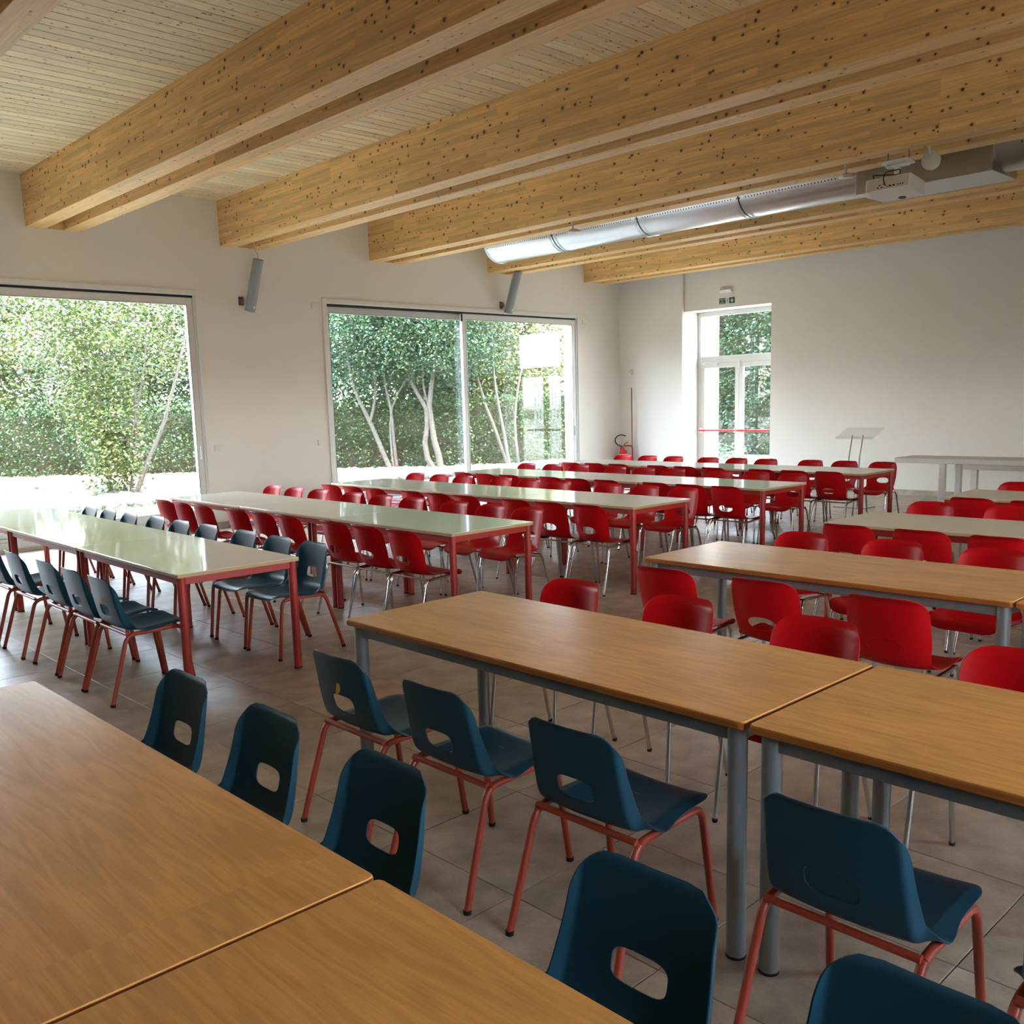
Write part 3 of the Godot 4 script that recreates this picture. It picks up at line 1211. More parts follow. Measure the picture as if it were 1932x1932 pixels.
func build_chairs() -> void:
	var ord := ["first", "second", "third", "fourth", "fifth", "sixth", "seventh", "eighth", "ninth", "tenth"]
	var rows := [
		# kind, near?, v of the top of the back, centres, label of row, from
		["teal", true, 1.945, [4.74, 5.32, 5.93, 6.42, 6.87], "teal-chair row", "windows", 4],
		["teal", false, 3.50, [2.56, 3.04, 3.57, 4.13, 4.64, 5.13, 5.74, 6.26, 6.73], "teal-chair row", "windows", 0],
		["red", true, 4.0, [3.01, 3.445, 3.88, 4.555, 4.99, 5.425, 6.115, 6.55, 6.985], "first red-chair row", "windows", 0],
		["red", false, 5.54, [2.68, 3.16, 3.63, 4.27, 4.78, 5.26, 5.9, 6.37, 6.83], "first red-chair row", "windows", 0],
		["red", true, 5.95, [3.08, 3.515, 3.95, 4.585, 5.02, 5.455, 6.145, 6.58, 7.03], "second red-chair row", "windows", 0],
		["red", false, 7.60, [2.69, 3.2, 3.65, 4.32, 4.79, 5.25, 5.95, 6.44, 6.90], "second red-chair row", "windows", 0],
		["red", true, 7.94, [3.115, 3.55, 3.985, 4.66, 5.095, 5.53, 6.22, 6.655, 7.09], "third red-chair row", "windows", 0],
		["red", false, 9.62, [2.71, 3.22, 3.71, 4.36, 4.84, 5.30, 5.98, 6.46, 6.93], "third red-chair row", "windows", 0],
		["red", true, 10.0, [3.12, 3.555, 3.99, 4.665, 5.1, 5.535, 6.225, 6.66, 7.095], "last red-chair row", "windows", 0],
		["red", false, 11.69, [2.79, 3.28, 3.76, 4.38, 4.87, 5.34, 6.01, 6.49, 7.0], "last red-chair row", "windows", 0],
		["teal", false, 1.405, [9.23, 9.824, 10.42, 11.283, 11.83], "foreground beech table", "aisle", 0],
		["teal", true, 1.90, [9.39, 9.97, 10.58, 11.39, 11.98], "mid-picture beech table", "aisle", 0],
		["red", false, 3.38, [9.3, 9.94, 10.59, 11.33], "mid-picture beech table", "aisle", 0],
		["red", true, 3.92, [9.37, 9.95, 10.57], "second beech table row", "aisle", 0],
		["red", false, 5.50, [9.35, 9.94, 10.5], "second beech table row", "aisle", 0],
		["red", true, 5.98, [9.35, 9.84, 10.32], "nearer cream table", "aisle", 0],
		["red", false, 7.60, [9.29, 9.88], "nearer cream table", "aisle", 0],
		["red", true, 8.03, [9.39, 9.86], "farther cream table", "aisle", 0],
		["red", false, 9.62, [9.28], "farther cream table", "aisle", 0],
	]
	var protos := {}
	for r in rows:
		var kind: String = r[0]
		var near: bool = r[1]
		var back := 0.066 if kind == "teal" else 0.105
		for k in r[3].size():
			var key := kind
			if kind == "teal" and r[4] == "mid-picture beech table" and k >= 3:
				key = "teal_closed"
			if kind == "red" and r[4] == "second beech table row" and near and k == 2:
				key = "red_closed"
			if not protos.has(key):
				protos[key] = chair_proto(kind, key.ends_with("closed"))
			var c: Node3D = protos[key].duplicate()
			c.name = numbered("canteen_chair")
			add_child(c)
			var v: float = r[2] + (back if near else -back) + rng.randf_range(-0.012, 0.012)
			var turn := (0.0 if near else PI) + rng.randf_range(-0.012, 0.012)
			c.position = P(r[3][k], 0, v)
			c.rotation.y = turn
			var label := "%s plastic chair, %s from the %s, %s side of the %s" % [kind, ord[k], r[5], "near" if near else "far", r[4]]
			tag(c, label, "chair", "%s chairs, %s side of the %s" % [kind, "near" if near else "far", r[4]])
			if kind == "teal" and near and ((r[4] == "mid-picture beech table" and k == 0) or (r[4] == "teal-chair row" and k == 4)):
				sticker(c)
	for key in protos:
		protos[key].free()

# ------------------------------------------------------------------ under the ceiling
func build_ceiling_things() -> void:
	# round duct
	var y := 4.085
	var v := 10.32
	var r := 0.325
	var t := thing("air_duct", "round perforated galvanised air duct with a square box section", "duct", P(0, y, v))
	var joints := [1.45, 2.81, 4.33, 5.85, 7.38]
	for k in joints.size() - 1:
		duct_piece(t, joints[k], joints[k + 1], r)
	duct_piece(t, 8.95, 11.0, r)
	duct_piece(t, 11.0, 13.0, r)
	var m := MB.new()
	m.tube([Vector3(1.44, 0, 0), Vector3(1.452, 0, 0)], r + 0.004, 40)
	put("end_cap", m, mats.galvanised, t)
	for x in [1.47, 2.79, 2.90, 4.31, 4.42, 5.83, 5.94, 9.05, 9.18, 11.0]:
		m = MB.new()
		m.tube([Vector3(x - 0.014, 0, 0), Vector3(x, 0, 0), Vector3(x + 0.014, 0, 0)], [r + 0.001, r + 0.012, r + 0.001], 40, false)
		put("joint_ring", m, mats.galvanised, t)
	for x in [2.845, 4.365, 5.885]:
		m = MB.new()
		m.tube([Vector3(x - 0.009, 0, 0), Vector3(x + 0.009, 0, 0)], r + 0.004, 40, false)
		put("seal_band", m, mats.black, t)
	m = MB.new()
	m.box(Vector3(7.36, 3.725 - y, -0.33), Vector3(8.74, 4.40 - y, 0.33), 0.004)
	put("plenum_box", m, mats.galvanised, t)
	m = MB.new()
	m.tube([Vector3(8.74, 0, 0), Vector3(8.97, 0, 0)], r + 0.006, 40, false)
	put("spigot", m, mats.galvanised, t)
	for x in [2.2, 5.0, 9.6, 12.0]:
		m = MB.new()
		m.tube([Vector3(x, r * 0.9, 0), Vector3(x, HC - y, 0)], 0.006, 6)
		put("hanger", m, mats.steel, t)
	# projector, turned towards the end wall and tipped down
	t = thing("ceiling_projector", "white video projector hung below a timber beam beside the duct", "projector", P(8.195, 3.50, 8.93), 0.0)
	t.rotation = Vector3(deg_to_rad(-6.5), 0, 0)
	m = MB.new()
	m.slab(-0.215, 0.215, -0.33, 0.0, 0.0, 0.125, 0.02, 0.008)
	var body := put("body", m, mats.white, t)
	m = MB.new()
	m.box(Vector3(-0.195, 0.012, -0.002), Vector3(0.195, 0.112, 0.004), 0.001)
	put("socket_panel", m, mats.panel, body)
	for q in [[-0.085, 0.03, 0.014, 0.011], [-0.05, 0.03, 0.014, 0.011], [0.005, 0.03, 0.01, 0.007], [0.03, 0.034, 0.022, 0.014], [0.065, 0.034, 0.022, 0.014], [0.105, 0.034, 0.008, 0.016], [0.128, 0.034, 0.008, 0.016], [0.152, 0.034, 0.008, 0.012], [-0.03, 0.058, 0.02, 0.01], [-0.07, 0.052, 0.024, 0.008]]:
		m = MB.new()
		m.box(Vector3(q[0] - q[2] * 0.5, q[1] - q[3] * 0.5, 0.003), Vector3(q[0] + q[2] * 0.5, q[1] + q[3] * 0.5, 0.007), 0.001)
		put("socket", m, mats.black, body)
	m = MB.new()
	m.box(Vector3(0.214, 0.02, -0.29), Vector3(0.219, 0.11, -0.04), 0.002)
	put("filter_cover", m, mats.white, body)
	m = MB.new()
	m.tube([Vector3(0.05, 0.06, -0.30), Vector3(0.05, 0.06, -0.36)], 0.04, 20)
	put("lens", m, mats.black, body)
	m = MB.new()
	m.tube([Vector3(0.02, -0.006, -0.29), Vector3(0.02, 0.004, -0.29)], 0.035, 16)
	put("foot", m, mats.black, body)
	m = MB.new()
	m.tube(bend([Vector3(-0.01, 0.04, 0.01), Vector3(-0.03, 0.09, 0.03), Vector3(-0.02, 0.16, 0.02), Vector3(0.12, 0.17, 0.0), Vector3(0.10, 0.13, -0.03), Vector3(-0.14, 0.15, 0.02), Vector3(-0.13, 0.125, 0.0)], 0.03), 0.005, 6)
	put("cable", m, mats.black, t)
	m = MB.new()
	m.tube([Vector3(0.03, 0.12, -0.12), Vector3(0.03, 0.27, -0.12)], 0.03, 14)
	put("mount_column", m, mats.white, t)
	m = MB.new()
	m.box(Vector3(-0.10, 0.265, -0.20), Vector3(0.16, 0.285, -0.04), 0.006)
	put("mount_plate", m, mats.white, t)
	m = MB.new()
	m.box(Vector3(-0.08, 0.235, -0.15), Vector3(0.14, 0.262, -0.09), 0.01)
	put("mount_yoke", m, mats.white, t)
	for s in [-0.07, 0.13]:
		m = MB.new()
		m.tube([Vector3(s, 0.27, -0.12), Vector3(s, 0.40, -0.12)], 0.008, 8)
		put("mount_rod", m, mats.steel, t)
	# oval spot heads on stems out of the beam slot
	var vs := B1 + 2.0 * SP + 0.33
	spot(P(7.62, HB, vs), -82.0, 0.0, "white oval spot lamp left of the projector")
	spot(P(8.44, HB, vs), -20.0, 25.0, "white oval spot lamp right of the projector, hanging upright")
	spot(P(3.95, HB, vs), -84.0, 10.0, "small white spot lamp below the beam near the duct's window end")

func duct_piece(t: Node3D, x0: float, x1: float, r: float) -> void:
	var m := MB.new()
	var segs := 48
	for k in 2:
		for j in segs + 1:
			var a := TAU * j / segs
			var d := Vector3(0, cos(a), sin(a))
			var x: float = x0 if k == 0 else x1
			m.vert(Vector3(x, d.y * r, d.z * r), d, Vector2(x / 0.32, float(j) / segs))
	for j in segs:
		m.tri(j, j + segs + 1, j + segs + 2)
		m.tri(j, j + segs + 2, j + 1)
	put("duct_section", m, mats.duct, t)

func spot(at: Vector3, tilt: float, turn: float, label: String) -> void:
	var t := thing("spot_lamp", label, "lamp", at, deg_to_rad(turn), "spot lamps hanging from the beam slot")
	var m := MB.new()
	m.tube([Vector3(0, 0.165, 0), Vector3(0, -0.07, 0)], 0.014, 10)
	put("stem", m, mats.white, t)
	var h := Node3D.new()
	m = MB.new()
	m.lathe(Vector3.ZERO, [Vector2(0.0, -0.012), Vector2(0.06, -0.01), Vector2(0.085, 0.0), Vector2(0.078, 0.016), Vector2(0.04, 0.034), Vector2(0.0, 0.04)], 28)
	var head := put("lamp_head", m, mats.white, t)
	head.transform = Transform3D(Basis(Vector3.RIGHT, deg_to_rad(tilt + 90.0)) * Basis.from_scale(Vector3(1.0, 1.0, 1.25)), Vector3(0.02, -0.10, 0.0))
	h.free()

# ------------------------------------------------------------------ on the walls
func build_wall_things() -> void:
	for k in 2:
		var v: float = [6.70, 11.70][k]
		var y: float = [3.0, 3.19][k]
		var t := thing("wall_speaker", ["grey column speaker on the white wall between the windows", "grey column speaker above the right-hand window"][k], "speaker", P(0, y, v), 0.0, "column speakers on the window wall")
		# mounting bracket
		var m := MB.new()
		bx(m, 0.0, 0.008, 0.08, 0.20, -0.04, 0.04, 0.002)
		var plate := put("wall_plate", m, mats.steel, t)
		for q in [[0.10, -0.02], [0.18, -0.02], [0.10, 0.02], [0.18, 0.02]]:
			m = MB.new()
			m.tube([P(0.007, q[0], q[1]), P(0.012, q[0], q[1])], 0.006, 8)
			put("screw", m, mats.black, plate)
		m = MB.new()
		bx(m, 0.006, 0.075, 0.10, 0.17, -0.012, 0.012, 0.003)
		put("arm", m, mats.steel, t)
		# tipped body: bottom near the wall, top away from it
		var lean := atan2(0.24, 0.70)
		var body_t := Transform3D(Basis(Vector3.UP, deg_to_rad(14.0)) * Basis(Vector3.BACK, -lean), Vector3(0.085, 0.0, -0.075))
		m = MB.new()
		var ring := []
		for j in 9:
			var a := deg_to_rad(-80.0 + 20.0 * j)
			ring.append([Vector2(0.02 + 0.055 * cos(a), 0.060 * sin(a)), Vector2(cos(a), sin(a))])
		ring.append([Vector2(-0.02, 0.055), Vector2(-0.3, 0.95)])
		ring.append([Vector2(-0.045, 0.04), Vector2(-0.95, 0.3)])
		ring.append([Vector2(-0.045, -0.04), Vector2(-0.95, -0.3)])
		ring.append([Vector2(-0.02, -0.055), Vector2(-0.3, -0.95)])
		m.prism(ring, 0.008, 0.0, 0.72, 0.005)
		var body := put("cabinet", m, mats.speaker, t)
		body.transform = body_t
		m = MB.new()
		m.box(Vector3(0.0815, 0.06, -0.014), Vector3(0.0845, 0.088, 0.014), 0.001)
		put("badge", m, mats.white, body)
		m = MB.new()
		m.box(Vector3(-0.07, 0.05, -0.02), Vector3(-0.05, 0.70, 0.02), 0.003)
		put("rear_rail", m, mats.steel, body)
		m = MB.new()
		m.tube(bend([Vector3(-0.06, 0.22, 0.03), Vector3(-0.075, 0.4, 0.035), Vector3(-0.06, 0.62, 0.035), Vector3(-0.02, 0.70, 0.03)], 0.08), 0.006, 8)
		put("cable", m, mats.white, body)
		m = MB.new()
		var top := body_t * Vector3(0.0, 0.71, 0.0)
		m.tube(bend([top, top + Vector3(0.01, 0.06, 0.0), top + Vector3(-0.03, 0.13, 0.01), Vector3(top.x - 0.05, HB - y + 0.05, top.z + 0.02)], 0.05), 0.006, 8)
		put("feed_cable", m, mats.panel, t)
	# small wall boxes and switches
	for q in [[6.205, 3.134, "small white wall box high beside the left window"], [7.888, 3.13, "small white wall box high left of the two-pane window"], [13.876, 3.126, "small white wall box high right of the two-pane window"], [6.2, 1.12, "white switch plate low beside the left window"], [7.872, 1.115, "white switch plate low left of the two-pane window"]]:
		var t := thing("wall_box" if q[1] > 2.0 else "switch_plate", q[2], "box" if q[1] > 2.0 else "switch", P(0, q[1], q[0]))
		var m := MB.new()
		bx(m, 0.0, 0.012, -0.042, 0.042, -0.06, 0.06, 0.003)
		put("plate", m, mats.white, t)
		m = MB.new()
		bx(m, 0.011, 0.016, -0.03, 0.03, -0.045, 0.045, 0.002)
		put("cover", m, mats.white, t)
		if q[1] < 2.0:
			m = MB.new()
			bx(m, 0.015, 0.02, -0.022, 0.022, -0.015, 0.015, 0.002)
			put("rocker", m, mats.white, t)
	# exit sign
	var t := thing("exit_sign", "green emergency exit sign with running figure and arrow over the door", "sign", P(2.466, 3.346, D))
	var m := MB.new()
	m.box(Vector3(-0.168, -0.056, 0.0), Vector3(0.168, 0.056, 0.006), 0.001)
	put("plate", m, mats.white, t)
	for q in [[-0.163, -0.03], [0.048, 0.163]]:
		m = MB.new()
		m.box(Vector3(q[0], -0.052, 0.005), Vector3(q[1], 0.052, 0.0075))
		put("green_field", m, mats.sign_green, t)
	for q in [["USCITA", 0.028, 0.030], ["DI", 0.0, 0.026], ["EMERGENZA", -0.034, 0.026]]:
		var tm := TextMesh.new()
		tm.text = q[0]
		tm.font_size = 32
		tm.pixel_size = q[2] / 26.0
		tm.depth = 0.001
		var f := SystemFont.new()
		f.font_names = PackedStringArray(["Droid Sans"])
		tm.font = f
		tm.curve_step = 2.0
		var o := put("lettering", tm, mats.white, t)
		o.position = Vector3(-0.098, q[1], 0.0085)
		if q[0] == "EMERGENZA":
			o.scale = Vector3(0.62, 1.0, 1.0)
	# running figure
	m = MB.new()
	m.tube([Vector3(0.022, 0.036, 0.0062), Vector3(0.022, 0.036, 0.0085)], 0.008, 12)
	for seg in [[0.018, 0.026, 0.002, -0.006, 0.009], [0.004, 0.014, -0.018, 0.004, 0.004], [0.018, 0.02, 0.034, 0.006, 0.004], [0.002, -0.006, 0.018, -0.02, 0.006], [0.018, -0.02, 0.012, -0.044, 0.006], [0.002, -0.004, -0.012, -0.026, 0.006], [-0.012, -0.026, -0.028, -0.030, 0.005]]:
		var a := Vector2(seg[0], seg[1])
		var b := Vector2(seg[2], seg[3])
		var d: Vector2 = (b - a).normalized().orthogonal() * seg[4] * 0.5
		m.poly([Vector3(a.x + d.x, a.y + d.y, 0.0078), Vector3(a.x - d.x, a.y - d.y, 0.0078), Vector3(b.x - d.x, b.y - d.y, 0.0078), Vector3(b.x + d.x, b.y + d.y, 0.0078)])
	put("running_figure", m, mats.sign_green, t)
	m = MB.new()
	m.poly([Vector3(0.099, 0.04, 0.0085), Vector3(0.099, -0.02, 0.0085), Vector3(0.113, -0.02, 0.0085), Vector3(0.113, 0.04, 0.0085)])
	m.poly([Vector3(0.072, 0.008, 0.0085), Vector3(0.106, -0.042, 0.0085), Vector3(0.106, -0.018, 0.0085), Vector3(0.080, 0.018, 0.0085)])
	m.poly([Vector3(0.106, -0.042, 0.0085), Vector3(0.140, 0.008, 0.0085), Vector3(0.132, 0.018, 0.0085), Vector3(0.106, -0.018, 0.0085)])
	put("arrow", m, mats.white, t)
	# emergency lamp
	t = thing("emergency_lamp", "white wedge-shaped emergency lamp above the exit sign", "lamp", P(2.459, 3.482, D))
	m = MB.new()
	m.box(Vector3(-0.128, 0.0, 0.0), Vector3(0.128, 0.105, 0.03), 0.006)
	put("base", m, mats.white, t)
	m = MB.new()
	m.poly([Vector3(-0.118, 0.098, 0.03), Vector3(-0.118, 0.05, 0.075), Vector3(0.118, 0.05, 0.075), Vector3(0.118, 0.098, 0.03)])
	m.poly([Vector3(-0.118, 0.05, 0.075), Vector3(-0.118, 0.012, 0.03), Vector3(0.118, 0.012, 0.03), Vector3(0.118, 0.05, 0.075)])
	m.poly([Vector3(-0.118, 0.098, 0.03), Vector3(-0.118, 0.012, 0.03), Vector3(-0.118, 0.05, 0.075)])
	m.poly([Vector3(0.118, 0.012, 0.03), Vector3(0.118, 0.098, 0.03), Vector3(0.118, 0.05, 0.075)])
	put("diffuser", m, mats.frame, t)
	# small alarm box and low outlet on the pier
	t = thing("wall_sounder", "small white rounded device high on the corner pier", "alarm", P(0.29, 2.10, D - 0.06))
	m = MB.new()
	m.box(Vector3(-0.04, 0.0, 0.0), Vector3(0.04, 0.12, 0.05), 0.012)
	put("housing", m, mats.white, t)
	m = MB.new()
	m.box(Vector3(-0.025, 0.05, 0.049), Vector3(0.025, 0.10, 0.056), 0.003)
	put("front", m, mats.panel, t)
	t = thing("floor_outlet", "low white socket plate on the pier left of the door", "socket", P(1.34, 0.50, D - 0.06))
	m = MB.new()
	m.box(Vector3(-0.06, -0.04, 0.0), Vector3(0.06, 0.04, 0.012), 0.003)
	put("plate", m, mats.white, t)
	m = MB.new()
	m.box(Vector3(-0.045, -0.028, 0.011), Vector3(0.045, 0.028, 0.015), 0.002)
	put("cover", m, mats.white, t)

# ------------------------------------------------------------------ at the far end
func build_far_things() -> void:
	var t := thing("fire_extinguisher", "red fire extinguisher with black hose in the far corner", "extinguisher", P(0.27, 0.0, D - 0.30))
	var m := MB.new()
	m.lathe(Vector3.ZERO, [Vector2(0.0, 0.05), Vector2(0.08, 0.05), Vector2(0.085, 0.07), Vector2(0.085, 0.56), Vector2(0.075, 0.62), Vector2(0.04, 0.655), Vector2(0.025, 0.665), Vector2(0.025, 0.69)], 24)
	put("cylinder", m, mats.ext_red, t)
	m = MB.new()
	m.lathe(Vector3.ZERO, [Vector2(0.0855, 0.50), Vector2(0.0862, 0.50), Vector2(0.0862, 0.56), Vector2(0.0855, 0.56)], 24)
	put("label_band", m, mats.white, t)
	m = MB.new()
	m.box(Vector3(-0.03, 0.69, -0.02), Vector3(0.03, 0.73, 0.02), 0.006)
	put("valve", m, mats.steel, t)
	m = MB.new()
	m.tube(bend([Vector3(0.02, 0.73, 0), Vector3(0.05, 0.77, 0), Vector3(0.13, 0.80, 0)], 0.02), 0.009, 8)
	put("lever", m, mats.ext_red, t)
	m = MB.new()
	var hose := []
	for k in 15:
		var a := lerpf(-1.75, -5.3, k / 14.0)
		hose.append(Vector3(-0.01 + 0.17 * cos(a), 0.83 + 0.11 * sin(a), 0.03))
	hose.insert(0, Vector3(-0.01, 0.715, 0.03))
	m.tube(hose, 0.012, 8)
	put("hose", m, mats.black, t)
	t = thing("extinguisher_stand", "red tube stand with a tall thin pole behind the extinguisher", "stand", P(0.27, 0.0, D - 0.30))
	m = MB.new()
	m.tube(bend([Vector3(-0.15, 0.0, -0.11), Vector3(-0.15, 0.715, -0.11), Vector3(0.145, 0.72, -0.11), Vector3(0.145, 0.0, -0.11)], 0.05), 0.014, 8)
	put("frame", m, mats.dark_red, t)
	m = MB.new()
	m.tube([Vector3(0.12, 0.0, -0.14), Vector3(0.11, 1.86, -0.14)], 0.010, 8)
	put("pole", m, mats.dark_red, t)
	m = MB.new()
	m.box(Vector3(-0.17, 0.0, -0.17), Vector3(0.17, 0.012, 0.12), 0.003)
	put("base", m, mats.dark_red, t)
	# lectern
	t = thing("lectern", "clear acrylic lectern on two slim steel posts by the end wall", "lectern", P(5.93, 0.0, 13.05))
	m = MB.new()
	m.slab(-0.24, 0.24, -0.18, 0.18, 0.0, 0.012, 0.02, 0.003)
	put("base_plate", m, mats.steel, t)
	for s in [-0.075, 0.085]:
		m = MB.new()
		m.tube([Vector3(s - 0.03, 0.01, 0.02), Vector3(s - 0.03, 0.5, 0.02), Vector3(s - 0.02, 0.75, 0.01), Vector3(s + 0.012, 1.04, -0.01)], 0.013, 10)
		put("post", m, mats.steel, t)
	m = MB.new()
	var tilt := Transform3D(Basis(Vector3.RIGHT, deg_to_rad(22.0)), Vector3(0.05, 1.065, -0.01))
	m.box(Vector3(-0.28, -0.006, -0.19), Vector3(0.28, 0.006, 0.19), 0.002)
	m.box(Vector3(-0.28, 0.006, 0.178), Vector3(0.28, 0.03, 0.19), 0.002)
	var tray := put("reading_tray", m, mats.acrylic, t)
	tray.transform = tilt
	# white table against the end wall
	t = thing("side_table", "white framed table with mitred corner in front of the end wall", "table", P(6.7, 0.0, 12.6))
	m = MB.new()
	m.box(Vector3(0.0, 0.695, -0.62), Vector3(4.6, 0.76, 0.0), 0.004)
	put("top", m, mats.white, t)
	for x in [0.60, 3.9]:
		m = MB.new()
		m.box(Vector3(x, 0.0, -0.075), Vector3(x + 0.075, 0.694, -0.002), 0.004)
		put("leg", m, mats.white, t)
		m = MB.new()
		m.box(Vector3(x, 0.0, -0.61), Vector3(x + 0.075, 0.694, -0.535), 0.004)
		put("leg", m, mats.white, t)
	t = thing("low_bench", "low white bench behind the white side table", "bench", P(6.98, 0.0, 13.9))
	m = MB.new()
	m.box(Vector3(0.0, 0.525, -0.36), Vector3(4.4, 0.595, 0.0), 0.004)
	put("top", m, mats.white, t)
	for x in [0.24, 3.9]:
		m = MB.new()
		m.box(Vector3(x, 0.0, -0.075), Vector3(x + 0.085, 0.524, -0.002), 0.004)
		put("leg", m, mats.white, t)

# ------------------------------------------------------------------ outside
func leaf_mesh(length: float, width: float) -> ArrayMesh:
	var m := MB.new()
	var a := Vector3(0, 0, 0)
	var b := Vector3(-width * 0.5, 0.12 * width, length * 0.45)
	var c := Vector3(0, 0, length * 0.5)
	var d := Vector3(width * 0.5, 0.12 * width, length * 0.45)
	var e := Vector3(0, -0.1 * width, length)
	m.poly([a, c, b]); m.poly([b, c, e]); m.poly([a, d, c]); m.poly([c, d, e])
	return m.mesh()

func scatter(called: String, mesh: Mesh, mat: Material, where: Array, parent: Node, colors: Array, smin: float, smax: float) -> MultiMeshInstance3D:
	var mm := MultiMesh.new()
	mm.transform_format = MultiMesh.TRANSFORM_3D
	mm.use_colors = true
	mm.mesh = mesh
	mm.instance_count = where.size()
	for k in where.size():
		var b := Basis.from_euler(Vector3(rng.randf_range(-0.9, 0.9), rng.randf_range(0, TAU), rng.randf_range(-0.9, 0.9))).scaled(Vector3.ONE * rng.randf_range(smin, smax))
		mm.set_instance_transform(k, Transform3D(b, where[k]))
		var c: Color = colors[rng.randi_range(0, colors.size() - 1)]
		var l := rng.randf_range(0.75, 1.25)
		mm.set_instance_color(k, Color(c.r * l, c.g * l, c.b * l))
	var o := MultiMeshInstance3D.new()
	o.multimesh = mm
	o.material_override = mat
	o.name = called
	parent.add_child(o, true)
	o.set_meta("kind", "stuff")
	return o

func gauss3() -> Vector3:
	return Vector3(rng.randfn(), rng.randfn(), rng.randfn())

func tree(called: String, label: String, at: Vector3, stems: Array, blobs: Array, clusters: int, per: int, spread: float, leaf: ArrayMesh, colors: Array, group: String) -> void:
	# stems: [path of Vector3, radius at the foot, radius at the top]; blobs: [centre, radii]
	var t := thing(called, label, "shrub" if called.contains("shrub") else "tree", at, 0.0, group)
	var tips := []
	for s in stems:
		var m := MB.new()
		var pth: Array = []
		var c := Curve3D.new()
		for k in s[0].size():
			var p: Vector3 = s[0][k]
			var pa: Vector3 = s[0][maxi(k - 1, 0)]
			var pb: Vector3 = s[0][mini(k + 1, s[0].size() - 1)]
			var tg := (pb - pa) / 6.0
			c.add_point(p, -tg, tg)
		var L := c.get_baked_length()
		var rad := []
		for k in 13:
			pth.append(c.sample_baked(L * k / 12.0) + gauss3() * 0.008)
			rad.append(lerpf(s[1], s[2], pow(k / 12.0, 0.8)))
		m.tube(pth, rad, 8)
		put("trunk", m, mats.bark, t)
		for k in range(2, 13):
			tips.append(pth[k])
	var where := []
	var br := MB.new()
	for k in clusters:
		var blob: Array = blobs[rng.randi_range(0, blobs.size() - 1)]
		var d := gauss3().normalized() * pow(rng.randf(), 0.4)
		var rr: Vector3 = blob[1]
		var c: Vector3 = blob[0] + d * rr
		if c.y < 0.05:
			continue
		var best: Vector3 = tips[0]
		for p in tips:
			if p.distance_squared_to(c) < best.distance_squared_to(c):
				best = p
		if k % 3 == 0 and best.distance_to(c) < 1.3:
			br.tube([best, best.lerp(c, 0.5) + gauss3() * 0.05, c], [0.012, 0.008, 0.003], 5, false)
		for j in per:
			where.append(c + gauss3() * Vector3(spread, spread * 0.7, spread))
	put("branches", br, mats.bark, t).set_meta("kind", "stuff")
	scatter("foliage", leaf, mats.leaf, where, t, colors, 0.7, 1.25)

